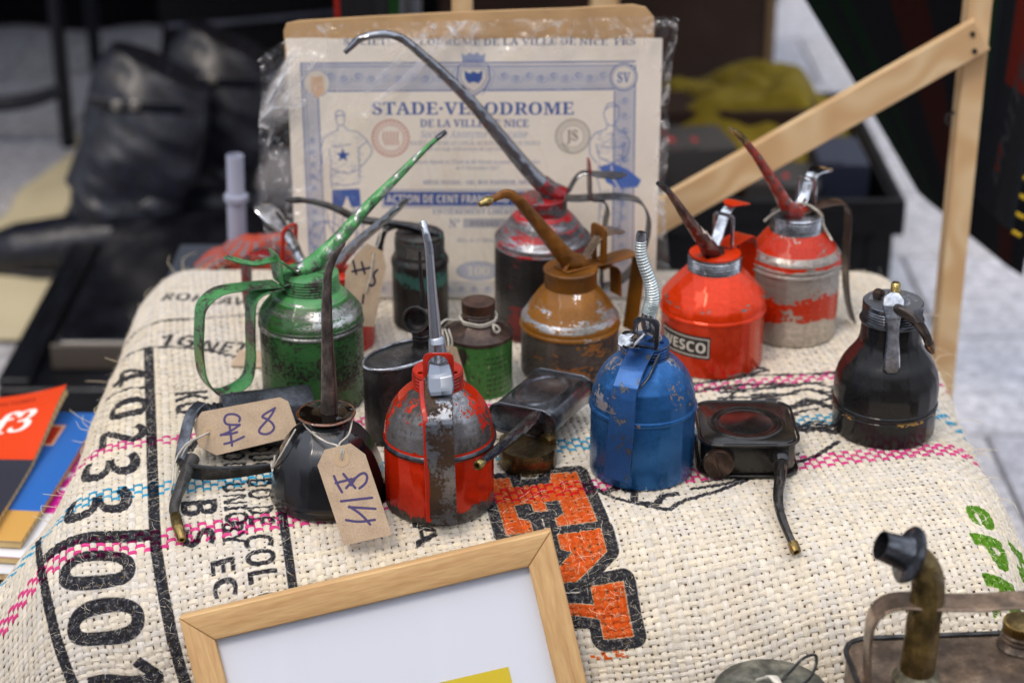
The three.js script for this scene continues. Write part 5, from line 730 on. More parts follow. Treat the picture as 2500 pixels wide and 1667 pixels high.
  x.fillStyle = B; x.fillRect(872, 450, 396, 33); txt('ACTION DE CENT FRANCS AU PORTEUR', 1070, 467, 27, 384, '#e6ddd0', 'bold', 'sans-serif'); st(1.5); x.strokeRect(868, 446, 404, 41);
  txt('ENTIÈREMENT LIBÉRÉE', 1085, 497, 16, 200, '#7a84a4'); txt('N°', 1036, 526, 28, 26, '#7a84a4'); x.fillStyle = '#b5b4b8'; x.fillRect(1056, 514, 100, 22); txt('018465', 1106, 526, 18, 68, '#8a8890'); txt('Nice, le 15 Mars 1928', 1098, 566, 14, 116, '#8a90a8', 'italic');
  circ(891, 326, 42, 3.4, '#c58a7e'); circ(891, 326, 30, 1.6, '#c58a7e'); for (let i = 0; i < 26; i++) { x.save(); x.translate(891, 326); x.rotate(i / 26 * 6.283); x.fillStyle = '#c58a7e'; x.fillRect(-2, -39, 3.4, 6.5); x.restore(); } for (let i = 0; i < 5; i++) { st(3, '#c58a7e'); poly([[876 + i * 8, 310], [874 + i * 8, 326], [880 + i * 7, 342]]); }
  circ(1310, 322, 39, 2.4, '#7d7a70'); circ(1310, 322, 26, 1.6, '#7d7a70'); txt('JS', 1310, 320, 34, 26, '#7d7a70', 'bold'); for (let i = 0; i < 30; i++) { x.save(); x.translate(1310, 322); x.rotate(i / 30 * 6.283); x.fillStyle = '#8d8a80'; x.fillRect(-1.5, -36, 2.4, 6); x.restore(); } st(3, '#8d8a80'); poly([[1284, 338], [1300, 356]]);
  // cyclist in a starred jersey, blue shorts, bicycle behind; and the ball player opposite
  x.lineJoin = 'round'; st(1.9, '#5a73aa');
  poly([[766, 268], [773, 262], [784, 265], [788, 276], [785, 292], [776, 298], [768, 290], [766, 268]]); poly([[766, 274], [788, 272]]); poly([[770, 298], [770, 308], [752, 316], [736, 326], [730, 350], [732, 384], [724, 406], [716, 420], [724, 426]]); poly([[784, 296], [790, 306], [816, 312], [836, 330], [848, 352], [844, 366], [822, 392]]); poly([[836, 334], [820, 346], [816, 352], [818, 392], [816, 420]]); poly([[748, 350], [752, 380], [750, 420], [752, 444]]); poly([[756, 346], [800, 340]]); poly([[754, 400], [790, 408], [814, 400]]); poly([[752, 430], [784, 436], [816, 430]]); poly([[768, 276], [772, 277]]); poly([[780, 276], [784, 276]]);
  { const hr = rng(371), inside = [[746, 318, 74, 120], [752, 492, 68, 110], [1364, 312, 70, 70], [1372, 446, 50, 110]]; for (const [X, Y, W2, H2] of inside) for (let i = 0; i < 190; i++) { const a = X + hr() * W2, b = Y + hr() * H2, e = Math.abs((a - X) / W2 - 0.5) * 2; if (hr() > 0.2 + e * 0.7) continue; st(0.9, 'rgba(80,105,165,.6)'); poly([[a, b], [a + 5 + hr() * 5, b + 3 - hr() * 5]]); } }
  const star = []; for (let i = 0; i < 10; i++) { const q = i % 2 ? 7 : 17, a = i * Math.PI / 5 - 1.57; star.push([780 + Math.cos(a) * q, 366 + Math.sin(a) * q]); } poly(star, true, B);
  poly([[752, 446], [816, 444], [818, 486], [796, 488], [786, 460], [774, 490], [752, 488]], true, '#4a66a8'); st(2.4, '#5a74ac'); poly([[756, 490], [752, 540], [758, 590], [756, 640]]); poly([[776, 490], [776, 540], [774, 600]]); poly([[800, 490], [806, 540], [800, 600]]); poly([[818, 488], [822, 540], [816, 610]]); circ(736, 560, 40, 2, '#6a82b4'); poly([[736, 490], [742, 530], [760, 560], [736, 520], [716, 566]]);
  st(1.9, '#5a73aa'); poly([[1380, 270], [1388, 248], [1404, 244], [1416, 256], [1414, 282], [1402, 298], [1388, 294], [1380, 270]]); poly([[1382, 262], [1394, 252], [1414, 254]]); poly([[1390, 296], [1386, 306], [1362, 314], [1348, 334], [1350, 364], [1366, 384]]); poly([[1408, 296], [1412, 306], [1430, 314], [1442, 336], [1438, 360], [1424, 380]]); poly([[1364, 340], [1372, 372], [1400, 384], [1424, 374], [1428, 340]]); poly([[1400, 312], [1400, 344]]); poly([[1374, 346], [1396, 348], [1424, 346]]); poly([[1372, 384], [1368, 420], [1376, 450], [1372, 560]]); poly([[1420, 384], [1428, 450], [1420, 560]]); poly([[1372, 392], [1404, 384], [1440, 400], [1470, 424], [1462, 440], [1420, 444], [1390, 430]], true, '#4f70b8'); st(4, '#d6d0cc'); poly([[1400, 390], [1404, 420], [1420, 444]]);
  for (let i = 0; i < 26; i++) { st(0.7, 'rgba(196,150,140,.4)'); x.beginPath(); x.arc(1090, 430, 40 + i * 5, i * 0.4, i * 0.4 + 2.4); x.stroke(); }
  // lower ornament
  x.beginPath(); x.ellipse(1090, 640, 50, 22, 0, 0, 6.3); x.fillStyle = '#b9bccb'; x.fill(); st(2.4, LB); x.stroke(); txt('100', 1090, 640, 30, 56, '#e4dccf'); for (let i = 0; i < 22; i++) scroll(740 + i * 31, 684, 12, i % 2 ? 1 : -1);
  for (let i = 0; i < 30; i++) { x.fillStyle = 'rgba(170,' + (120 + i % 20) + ',90,0.03)'; x.beginPath(); x.ellipse(700 + (i * 211) % 780, 120 + (i * 97) % 560, 20 + (i * 13) % 60, 14 + (i * 7) % 40, i, 0, 7); x.fill(); }
  st(1, 'rgba(190,150,120,.35)'); for (let i = 0; i < 5; i++) poly([[960 + i * 40, 330], [1000 + i * 30, 500], [960 + i * 50, 640]]);
  const paper = new THREE.MeshPhysicalMaterial({ map: canvasTex(c), roughness: 0.85, side: THREE.DoubleSide, specularIntensity: 0.3 });
  part('paper', sheet(40, 30, (a, b) => { const [X, Y, Z] = xy(mix(660, 1510, a) + (b < 0.02 ? 2 : 0), mix(705, 100, b)); return [X, Y + 0.0015 + (b > 0.98 ? 0.0022 * noise(a * 9, 2) : 0), Z + 0.0012 + 0.0016 * noise(a * 3 + 4, b * 3, 8) * smooth(0.0, 0.3, a)]; }, 0.0003), paper, o);
  // sleeve: crumpled clear film, folds catch the sky
  const ridge = (a, b, s) => 1 - Math.abs(noise(a, b, s)) * 2.2;
  const zone = (a, b) => Math.max(smooth(0.26, 0.02, a) * (0.5 + 0.7 * smooth(0.35, 0.95, b)), smooth(0.955, 1, a), smooth(0.86, 0.97, b) * 0.75);
  const folds = (a, b) => { const w = noise(a * 5, b * 5, 71) * 0.5; return Math.max(0, ridge(a * 13 + w * 2 + b * 3, b * 6 - a * 4 + w, 72)) ** 3 + 0.6 * Math.max(0, ridge(a * 30 + w * 3 - b * 6, b * 15 + a * 5, 73)) ** 3 + 0.25 * noise(a * 40, b * 30, 74); };
  const slash = (a, b) => Math.exp(-((a * 0.9 + 0.18 - b * 0.62 + 0.015 * noise(b * 9, 3)) ** 2) * 9000) * smooth(0.45, 0.9, b) + 0.7 * Math.exp(-((a * 0.9 + 0.22 - b * 0.60) ** 2) * 14000) * smooth(0.6, 0.9, b);
  // stretched creases turn milky: the film is rougher along them
  const rough = finish(512, 384, (u, v) => { const k = clamp(zone(u, v) * 1.3 + 0.12), f = folds(u, v), m = clamp((f - 0.55) * 1.6) * k + slash(u, v) * 0.8 + clamp(noise(u * 9, v * 7, 76) + 0.05) * zone(u, v) * 1.5 + 0.42 * Math.exp(-((u * 0.9 + 0.20 - v * 0.61) ** 2) * 420) * smooth(0.5, 0.8, v) * (0.7 + 0.6 * noise(u * 20, v * 20, 77)); return [255, 255, 255, clamp(0.10 + 0.75 * m), 0, 0.5]; });
  const film = new THREE.MeshPhysicalMaterial({ color: 0xffffff, roughness: 1, roughnessMap: rough.orm, transmission: 1, thickness: 0, ior: 1.6, side: THREE.DoubleSide });
  part('plastic_sleeve', sheet(230, 170, (a, b) => {
    const e = 0.010 * Math.sin(b * 14) * 0.15, [X, Y, Z] = xy(mix(592 + 10 * Math.sin(b * 9), 1532 + 6 * Math.sin(b * 7 + 1), a), mix(712, 62 + (a < 0.12 ? (0.12 - a) * 600 : 0) - 18 * a, b));
    const k = 0.0016 + 0.0065 * zone(a, b), f = folds(a, b) + 1.2 * slash(a, b) * 0.0016 / k * 2;
    return [X + e, Math.max(0.001, Y), Z + 0.0052 + k * f];
  }), film, o);
}

// ================================================================ oak picture frame leaning at the front
{
  const o = thing('picture_frame', 'pale oak picture frame with white mount leaning on the sack front', 'picture frame', [0, 0, 0]), mt = basis([-0.2379, -0.0222, 0.1919], [0.9732, 0.2153, -0.0804], [0, 0.35, 0.937]), W = 0.2728, Hh = 0.20, w = 0.0212;
  const bar = (p, rot) => { const s = new THREE.Shape(p.map(([a, b]) => new THREE.Vector2(a, b))), g = new THREE.ExtrudeGeometry(s, { depth: 0.016, bevelEnabled: true, bevelThickness: 0.0012, bevelSize: 0.0012, bevelOffset: -0.0012, bevelSegments: 3 }); g.translate(0, 0, -0.0172); const u = g.attributes.uv, q = g.attributes.position; for (let i = 0; i < u.count; i++) { const a = q.getX(i), b = q.getY(i), z = q.getZ(i); u.setXY(i, (rot ? b + z : a + z) / 0.12, (rot ? a : b) / 0.12); } return toCreasedNormals(g, 0.7).applyMatrix4(mt); };
  const e = 0.00015;
  part('top_rail', bar([[e, 0], [W - e, 0], [W - w - e, -w], [w + e, -w]], true), M.oak, o);
  part('bottom_rail', bar([[w + e, -Hh + w], [W - w - e, -Hh + w], [W - e, -Hh], [e, -Hh]], true), M.oak, o);
  part('stile', bar([[0, -e], [w, -w - e], [w, -Hh + w + e], [0, -Hh + e]], false), M.oak, o);
  part('stile', bar([[W, -e], [W, -Hh + e], [W - w, -Hh + w + e], [W - w, -w - e]], false), M.oak, o);
  const rect = (x0, x1, y0, y1, z) => new THREE.PlaneGeometry(x1 - x0, y1 - y0).translate((x0 + x1) / 2, (y0 + y1) / 2, z).applyMatrix4(mt);
  part('mount', rect(w - 0.004, W - w + 0.004, -Hh + w - 0.004, -w + 0.004, -0.0075), flat(0xdde0e8, 0.8), o);
  part('print', rect(0.052, 0.2205, -0.16, -0.0895, -0.0071), flat(0xd9c02c, 0.6), o);
  part('glass', rect(w - 0.003, W - w + 0.003, -Hh + w - 0.003, -w + 0.003, -0.0050), new THREE.MeshPhysicalMaterial({ color: 0xffffff, roughness: 0.02, transmission: 1, thickness: 0, ior: 1.5, side: THREE.DoubleSide }), o);
  part('backboard', rect(0.003, W - 0.003, -Hh + 0.003, -0.003, -0.0165), flat(0x8a6a48, 0.9), o);
}

// ================================================================ bronze can and grey tin on the lower bench
{
  const b = thing('unseen_front_table', 'unseen low front table with black cloth added to darken reflections in the cans', 'table', [0.0, -T, 0.575]);  // unseen support; its spread and black cloth are added to darken reflections
  part('tabletop', boxUV(box(1.9, 0.02, 0.72, 0, T - 0.262, 0), 0.4), M.pine, b);
  part('cloth', sheet(60, 30, (u, v) => { const x = (u - 0.5) * 2.0, z = (0.5 - v) * 0.80, e = Math.max(0, Math.abs(z) - 0.362), f = Math.max(0, Math.abs(x) - 0.952); return [x - Math.sign(x) * f * 0.8, T - 0.2475 + 0.0006 * noise(x * 9, z * 9, 395) - Math.min(0.15, e * 4) - Math.min(0.15, f * 3), z - Math.sign(z) * e * 0.85]; }, 0.002), flat(0x15161a, 0.95), b);
  for (const sx of [-1, 1]) part('leg', boxUV(box(0.03, T - 0.280, 0.60, sx * 0.8, (T - 0.274) / 2 + 0.006, 0), 0.4), M.pine, b);
  const o = thing('bronze_can', 'brown bronze can with strap handle and stout bent spout', 'oil can', [0, 0, 0]);
  const br = plain({ a: 0xa08872, b: 0x5c493b, c: 0x94846f, seed: 391, fu: 4, fv: 4, r: 0.42, rv: 0.2, m: 0.55, spots: 0.2 });
  const ol = plain({ a: 0x8a7444, b: 0x5e4e2b, c: 0x4c4a44, seed: 393, fu: 3, fv: 3, r: 0.34, m: 0.55, spots: 0.22 });
  const cx = 0.306, cz = 0.297, bw = 0.155, bd = 0.105, dn = rad(-4);
  part('body', slab(roundRect(bw, bd, 0.018), 0.232, { bevel: 0.003, seg: 4, tile: 0.1 }).rotateX(-Math.PI / 2).rotateY(-dn).translate(cx, -0.238, cz), br, o);
  const rp = roundRect(bw + 0.001, bd + 0.001, 0.0185).getSpacedPoints(80).map((q) => new THREE.Vector3(q.x, 0, -q.y).applyAxisAngle(new THREE.Vector3(0, 1, 0), -dn).add(new THREE.Vector3(cx, -0.0025, cz)).toArray()); rp.push(rp[0]);
  part('top_rim', tube(rp, { r: 0.0019, seg: 8, n: 160, capA: false }), M.iron, o);
  part('spout', tube([[.2674, -.001, .2965, .0118], [.2679, .02, .298, .0115], [.268, .045, .2995, .0112], [.2688, .064, .3, .0110], [.2675, .0770, .3, .0108], [.2630, .0865, .3, .0106], [.2565, .0930, .3, .0104]], { seg: 28, tile: 0.09 }), ol, o);
  const dir = new THREE.Vector3(-0.90, 0.40, 0.12).normalize(), lid = part('mouth', lathe([[0.0105, -0.003], [0.0185, -0.0012], [0.0192, 0.0004], [0.0185, 0.0012], [0.0118, 0.0022], [0.0112, 0.0040], [0.0096, 0.0200], [0.0098, 0.0212], [0.0088, 0.0214], [0.0084, 0.0190], [0.0096, 0.0040], [0.0070, 0.0010], [0, 0.0010]], 48, 0.07), M.steelDark, o);
  lid.quaternion.setFromUnitVectors(new THREE.Vector3(0, 1, 0), dir); lid.position.set(.2545, .0940, .3);
  part('weld', lathe([[0.0160, -0.0012], [0.0148, 0.0012], [0.0125, 0.0030], [0.0115, 0.0060]], 32, 0.05).translate(.2674, 0, .2965), plain({ a: 0xa09a80, b: 0x7a6a4c, seed: 395, r: 0.6, m: 0.3 }), o);
  part('handle', strip([[.2345, -.0020, .2990], [.2335, .0150, .2995], [.2330, .0340, .2995], [.2352, .0480, .2995], [.2420, .0565, .2995], [.2520, .0592, .2995], [.2680, .0585, .2995], [.3000, .0580, .2995], [.3400, .0600, .2995], [.3650, .0560, .2995], [.3760, .0420, .2995], [.3790, -.0020, .2995]], 0.021, 0.0022, [0, 0, 1], { n: 90, tile: 0.1 }), br, o);
  const cap = new THREE.Shape(); for (let i = 0; i <= 144; i++) { const a = i / 144 * 6.2832, q = 0.0132 + 0.0005 * Math.sign(Math.sin(i / 144 * 48 * 6.2832)); i ? cap.lineTo(Math.cos(a) * q, Math.sin(a) * q) : cap.moveTo(Math.cos(a) * q, Math.sin(a) * q); }
  part('filler_cap', slab(cap, 0.006, { bevel: 0.0008 }).rotateX(-Math.PI / 2).translate(0.3465, 0.0095, 0.2560), M.brass, o);
  part('filler_neck', lathe([[0.0165, -0.002], [0.0145, 0.0005], ...bead(0.0130, 0.0035, 0.0012, 0.0016), ...bead(0.0130, 0.0072, 0.0010, 0.0014), [0.0128, 0.0095]], 44, 0.06).translate(0.3465, 0, 0.2560), br, o);
  const g = thing('grey_tin', 'grey round tin with wire bail and white string at its lid', 'tin', [0.1775, -0.235, 0.2640]);
  const zn = plain({ a: 0x8a8878, b: 0x6d6b5e, c: 0x4c4a42, seed: 397, fu: 5, fv: 5, r: 0.5, m: 0.5, spots: 0.25 });
  part('body', lathe([[0, 0.002], [0.036, 0.002], [0.0385, 0], [0.0385, 0.19], ...bead(0.0385, 0.193, 0.0012, 0.0016), [0.0384, 0.196]], 64, 0.08), zn, g);
  part('lid', lathe([[0.0395, 0.193], [0.0402, 0.194], [0.0402, 0.199], [0.039, 0.2005], [0.034, 0.2010], [0.030, 0.2040], [0.018, 0.2060], [0, 0.2065]], 64, 0.08), zn, g);
  part('bail', tube([[.0030, .2060, .002, .0011], [.0120, .2130, -.004, .0011], [.0220, .2205, -.010, .0011], [.0300, .2215, -.012, .0011], [.0310, .2180, -.010, .0011], [.0270, .2100, -.004, .0011], [.0180, .2065, .004, .0011]], { seg: 8, n: 50 }), M.iron, g);
  const loops = []; for (let i = 0; i < 6; i++) loops.push(tube([[-.004 + i * .0012, .2110, -.002], [-.002 + i * .001, .2130, .003], [.002 + i * .0008, .2095, .008], [.003 + i * .0009, .2075, .014]], { r: 0.0009, seg: 6 })); loops.push(tube([[-.011, .2085, -.001], [-.005, .2110, 0], [.002, .2112, .001]], { r: 0.0009, seg: 6 }));
  part('string', merge(loops), M.string, g);
}

// ================================================================ wooden stall frame behind the table
{
  const o = thing('timber_frame', 'pale pine stall frame with diagonal brace behind the cans', 'frame', [0, -T, 0]);
  const bar = (x0, y0, x1, y1, w, d, z) => { const L = Math.hypot(x1 - x0, y1 - y0), g = boxUV(box(L, w, d, 0, 0, 0, 0.0015), 0.22); g.rotateZ(Math.atan2(y1 - y0, x1 - x0)); g.translate((x0 + x1) / 2, (y0 + y1) / 2 + T, z); return g; };
  const up = (x, w, z, d) => { const g = boxUV(box(1.25, w, d, 0, 0, 0, 0.0015), 0.22); g.rotateZ(Math.PI / 2).translate(x, 0.625 + 0.012, z); return g; };
  part('post', up(0.4545, 0.0225, -0.505, 0.030), M.pine, o);
  part('post', up(-0.0485, 0.020, -0.505, 0.030), M.pine, o);
  part('brace', bar(0.4560, 0.2159, -0.03, -0.083, 0.0345, 0.012, -0.483), M.pine, o);
  part('top_rail', bar(-0.35, 0.78, 0.62, 0.78, 0.022, 0.03, -0.473), M.pine, o);
  for (const [x, y] of [[0.446, 0.217], [0.4495, 0.200]]) { const s = part('nail', new THREE.CylinderGeometry(0.0026, 0.0026, 0.002, 14).rotateX(Math.PI / 2), M.iron, o); s.position.set(x, y + T, -0.4762); }
  const h = part('hook', tube([[0.441, 0.130, -0.500], [0.434, 0.128, -0.497], [0.433, 0.122, -0.495], [0.438, 0.118, -0.495]], { r: 0.0016, seg: 8 }), M.iron, o); h.position.y = T;
}

// ================================================================ knitted scarves
function knit(cols, bands, text, seed) {
  const [c, x] = canvas(512, 1024), r = rng(seed); x.fillStyle = cols[0]; x.fillRect(0, 0, 512, 1024);
  for (const [x0, x1, y0, y1, k] of bands) { x.fillStyle = cols[k]; x.fillRect(x0 * 512, y0 * 1024, (x1 - x0) * 512, (y1 - y0) * 1024); }
  x.fillStyle = cols[cols.length - 1]; for (const [s, a, b, z] of text) { x.save(); x.translate(a * 512, b * 1024); x.rotate(-1.2); x.font = 'bold ' + z + 'px sans-serif'; x.fillText(s, 0, 0); x.restore(); }
  const im = x.getImageData(0, 0, 512, 1024), d = im.data; for (let i = 0; i < d.length; i += 4) { const n = 0.82 + r() * 0.36; d[i] *= n; d[i + 1] *= n; d[i + 2] *= n; } x.putImageData(im, 0, 0);
  const b = knit.bump ??= finish(256, 512, (u, v) => { const a = Math.abs(Math.sin(u * 90 * Math.PI)), e = Math.abs(Math.sin((v * 130 + (Math.floor(u * 90) % 2) * 0.5) * Math.PI)); return [0, 0, 0, 1, 0, a * 0.6 + e * 0.4]; });
  return new THREE.MeshPhysicalMaterial({ map: canvasTex(c), roughness: 1, bumpMap: b.orm, bumpScale: 0.002, side: THREE.DoubleSide, sheen: 0.2, sheenColor: new THREE.Color(0x888888), specularIntensity: 0.1 });
}
function scarf(label, pts, mat, waves, thick = 0.005, fringe) {   // pts: four corners bottom-left, bottom-right, top-right, top-left
  const o = thing('knitted_scarf', label, 'scarf', [0, 0, 0], 'knitted scarves on the stall frame'), [a, b, c, d] = pts.map(V);
  const f = (u, v) => { const p = a.clone().lerp(b, u).lerp(d.clone().lerp(c, u), v); p.z += waves * (Math.sin(u * 9 + v * 2) + 0.5 * Math.sin(u * 17 - v * 3)); p.x += waves * 0.6 * Math.sin(v * 7 + u); p.y += waves * 0.5 * Math.sin(u * 6 + 1) * (1 - v); return p.toArray(); };
  part('knit', sheet(40, 60, f, thick), mat, o);
  if (fringe) { const t = []; for (let i = 0; i < 40; i++) { const p = f(fringe === 'right' ? 1 : i / 39, fringe === 'right' ? i / 39 : 0); t.push(tube([[p[0], p[1], p[2] - 0.002, 0.0022], [p[0] + (fringe === 'right' ? 0.009 : 0.001), p[1] - 0.004, p[2] + 0.002, 0.0020]], { seg: 6, n: 3 })); } part('fringe', merge(t), flat(0xb99a2a, 1), o, 'stuff'); }
}
const kA = knit(['#1f2125', '#183519', '#5f1f17', '#34363a'], [[0, 0.24, 0, 1, 1], [0.0, 0.3, 0.3, 0.42, 1], [0.50, 1, 0.60, 0.82, 2], [0.30, 0.42, 0, 1, 0], [0.70, 1, 0.55, 0.61, 1], [0.56, 0.62, 0.9, 0.94, 2]], [['UNITED', 0.62, 0.97, 70]], 401);
const kB = knit(['#141518', '#101f15', '#2c1311', '#6d6f75'], [[0, 0.10, 0, 1, 1], [0.36, 0.5, 0, 1, 2], [0.76, 0.86, 0, 1, 2], [0.14, 0.2, 0, 1, 1]], [['CELTIC', 0.34, 0.5, 90], ['GLASGOW', 0.66, 0.9, 90]], 403);
const kC = knit(['#2b2b2e', '#204a22', '#a02a20', '#c0a020'], [[0, 0.1, 0, 1, 2], [0.84, 1, 0, 1, 1]], [['D 1', 0.6, 0.9, 120]], 405);
scarf('charcoal, green and red scarf with yellow fringe hanging past the pine post', [[0.462, 0.040, -0.545], [0.520, -0.012, -0.535], [0.585, 0.76, -0.545], [0.468, 0.77, -0.545]], kA, 0.003, 0.006, 'right');
scarf('dark striped scarf with grey lettering slung behind the diagonal brace', [[0.490, -0.090, -0.86], [0.62, -0.190, -0.84], [0.62, 0.74, -0.60], [-0.04, 0.74, -0.64]], kB, 0.004, 0.006);
scarf('charcoal and red scarf end above the certificate', [[-0.184, 0.180, -0.62], [-0.118, 0.176, -0.62], [-0.108, 0.77, -0.50], [-0.190, 0.77, -0.50]], kC, 0.002, 0.006);

// ================================================================ black crate with packed goods
{
  const o = thing('plastic_crate', 'black plastic crate behind the red and silver can', 'crate', [0.315, -T, -1.34]), bk = plain({ a: 0x16171b, r: 0.55, m: 0, spots: 0, mat: { specularIntensity: 0.4 } }), W = 0.40, D = 0.46, Hh = 0.222;
  part('base', box(W, 0.006, D, 0, 0.014, 0, 0.002), bk, o);
  for (const s of [-1, 1]) { part('wall', box(W, Hh - 0.006, 0.006, 0, Hh / 2 + 0.008, s * (D / 2 - 0.003), 0.002), bk, o); part('wall', box(0.006, Hh - 0.006, D - 0.014, s * (W / 2 - 0.003), Hh / 2 + 0.008, 0, 0.002), bk, o); }
  for (const s of [-1, 1]) { part('rim', box(W + 0.024, 0.05, 0.012, 0, Hh - 0.014, s * (D / 2 + 0.006), 0.003), bk, o); part('rim', box(0.012, 0.05, D - 0.002, s * (W / 2 + 0.006), Hh - 0.014, 0, 0.003), bk, o); }
  for (let i = 0; i < 6; i++) part('rib', box(0.008, Hh - 0.06, 0.007, -W / 2 + 0.03 + i * 0.068, Hh / 2 - 0.012, D / 2 + 0.0035, 0.001), bk, o);
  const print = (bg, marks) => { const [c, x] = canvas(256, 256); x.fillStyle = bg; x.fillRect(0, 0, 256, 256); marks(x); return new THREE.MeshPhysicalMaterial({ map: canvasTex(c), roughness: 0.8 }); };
  const red = print('#34312f', (x) => { x.fillStyle = '#9a2c24'; x.font = 'bold 70px serif'; x.fillText('¥', 90, 90); x.beginPath(); x.arc(120, 150, 30, 0, 7); x.fill(); }), news = print('#34363c', (x) => { x.fillStyle = '#3a3c46'; for (let i = 0; i < 14; i++) for (let j = 0; j < 3; j++) x.fillRect(14 + j * 80, 20 + i * 16, 66, 5); });  // the shade on the pale cartons is put into this dark ground colour
  const pk = (label, w, h, d, x, y, z, ry, m, n = 'packed_box') => { const t = thing(n, label, 'box', [x, y, z]); const q = part('carton', box(w, h, d, 0, h / 2, 0, 0.002), m, t); t.rotation.y = ry; part('flap', box(w * 0.48, 0.002, d * 0.98, -w * 0.25, h + 0.0016, 0, 0.0005), m, t); return t; };
  pk('pale carton with red mark and painted shade packed in the black crate', 0.11, 0.26, 0.10, 0.245, -0.400, -1.22, 0.2, red);
  pk('small white carton with red stamp and painted shade beside the crate wall', 0.10, 0.215, 0.10, 0.375, -0.400, -1.20, -0.15, red);
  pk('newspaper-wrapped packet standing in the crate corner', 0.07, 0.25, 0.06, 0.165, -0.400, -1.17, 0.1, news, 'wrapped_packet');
  pk('navy carton standing at the crate side', 0.07, 0.235, 0.12, 0.455, -0.400, -1.24, 0, flat(0x1a2033, 0.6));
  pk('dark brown carton filling the crate back', 0.26, 0.25, 0.16, 0.315, -0.400, -1.44, 0.05, flat(0x3a2c24, 0.9));
  const y = thing('yellow_cloth', 'crumpled mustard yellow cloth thrown over the packed crate', 'cloth', [0.335, -0.150, -1.46]);
  part('fabric', sheet(80, 50, (a, b) => { const u = a - 0.5, v = b - 0.5, e = Math.hypot(u * 2, v * 2); return [u * 0.33 + 0.02 * noise(b * 5, a * 2, 3), 0.012 - 0.075 * smooth(0.55, 1.1, e) + 0.022 * noise(a * 5, b * 4, 4) + 0.012 * noise(a * 11, b * 9, 5) + 0.020 * Math.sin(a * 8 + b * 5) * 0.5, v * 0.27 + 0.02 * noise(a * 4, b * 5, 6)]; }, 0.003), surfMat(finish(256, 256, (u, v) => { const a = fb(u, v, 6, 6, 4, 415), b = fb(u, v, 60, 60, 2, 416); return [120 + a * 20 + b * 16, 102 + a * 18 + b * 14, 14 + a * 8 + b * 6, 1, 0, 0.5 + b * 0.5]; }), { bumpScale: 0.001 }), y);
}
{
  const o = thing('cardboard_box', 'large open dark brown cardboard box behind the certificate', 'box', [0.16, -T, -2.05]), cb = surfMat(finish(256, 256, (u, v) => { const a = fb(u, v, 4, 4, 4, 421), b = fb(u, v, 80, 3, 2, 422); return [64 + a * 12 + b * 6, 46 + a * 9 + b * 5, 36 + a * 7 + b * 4, 0.95, 0, 0.5 + b * 0.3]; }), { bumpScale: 0.001 });
  part('front', boxUV(box(0.56, 0.62, 0.006, 0, 0.322, 0.20, 0.001), 0.4), cb, o); part('back', boxUV(box(0.56, 0.62, 0.006, 0, 0.322, -0.20, 0.001), 0.4), cb, o);
  for (const s of [-1, 1]) part('side', boxUV(box(0.006, 0.62, 0.388, s * 0.277, 0.322, 0, 0.001), 0.4), cb, o);
  part('bottom', boxUV(box(0.54, 0.006, 0.38, 0, 0.016, 0, 0.001), 0.4), cb, o);
  part('edge_strip', box(0.012, 0.60, 0.004, 0.270, 0.322, 0.2055, 0.001), flat(0x8a7152, 0.9), o);
}

// ================================================================ orange glove, grey tube and the box they lie on
{
  const b = thing('dark_box', 'slate grey box behind the frayed sack edge', 'box', [-0.29, -T, -0.585]); part('carton', boxUV(box(0.15, 0.325, 0.12, 0, 0.1745, 0, 0.003), 0.3), flat(0x272b33, 0.8, 0, { specularIntensity: 0.4 }), b); part('lid', box(0.154, 0.014, 0.124, 0, 0.344, 0, 0.003), flat(0x363b44, 0.6), b);
  const g = thing('work_glove', 'orange and grey work glove on the slate box', 'glove', [-0.272, -0.069, -0.560]), [c, x] = canvas(256, 256); x.fillStyle = '#a5402a'; x.fillRect(0, 0, 256, 256); x.fillStyle = '#6a6a70'; for (let i = 0; i < 5; i++) x.fillRect(10 + i * 52, 60, 22, 130);
  const gm = new THREE.MeshPhysicalMaterial({ map: canvasTex(c), roughness: 0.95 });
  part('palm', blob(0.050, 0.028, 0.030, (t, p) => 1 + 0.12 * noise(Math.cos(t) * 2 + 5, p * 2, 61), 40, 24).translate(0, 0.026, 0), gm, g);
  for (const [px, pz, l, a] of [[-0.030, 0.010, 0.050, 3.5], [-0.036, 0.000, 0.055, 3.3], [-0.034, -0.012, 0.050, 3.0], [-0.026, -0.020, 0.042, 2.7]]) part('finger', tube([[px * 0.6, 0.026, pz, 0.010], [px + Math.cos(a) * l * 0.4, 0.022, pz - Math.sin(a) * l * 0.4, 0.0095], [px + Math.cos(a) * l * 0.75, 0.010, pz - Math.sin(a) * l * 0.75, 0.008]], { seg: 12 }), gm, g);
  part('cuff', tube([[0.030, 0.032, 0, 0.024], [0.056, 0.040, 0.004, 0.026], [0.080, 0.044, 0.006, 0.028]], { seg: 20, hollow: 0.9 }), gm, g);
  part('thumb', tube([[0.012, 0.040, 0.012, 0.011], [0.022, 0.050, 0.022, 0.010], [0.026, 0.054, 0.034, 0.008]], { seg: 12 }), gm, g);
  g.scale.setScalar(0.8);
  const t = thing('plastic_pipe', 'pale grey plastic pipe with collar standing beside the orange glove', 'pipe', [-0.297, -0.0675, -0.600]), pm = flat(0x9fa3b5, 0.45);
  part('tube', lathe([[0.0098, 0], [0.0100, 0.06], [0.0100, 0.068], [0.0092, 0.0700], [0.0092, 0.118], [0.0085, 0.1185], [0.0080, 0.112], [0.0080, 0.02], [0, 0.02]], 36, 0.1), pm, t);
  part('collar', lathe([[0.0100, 0.066], [0.0128, 0.0675], [0.0128, 0.0735], [0.0095, 0.0750]], 36, 0.1), pm, t); t.rotation.z = -0.03;
}

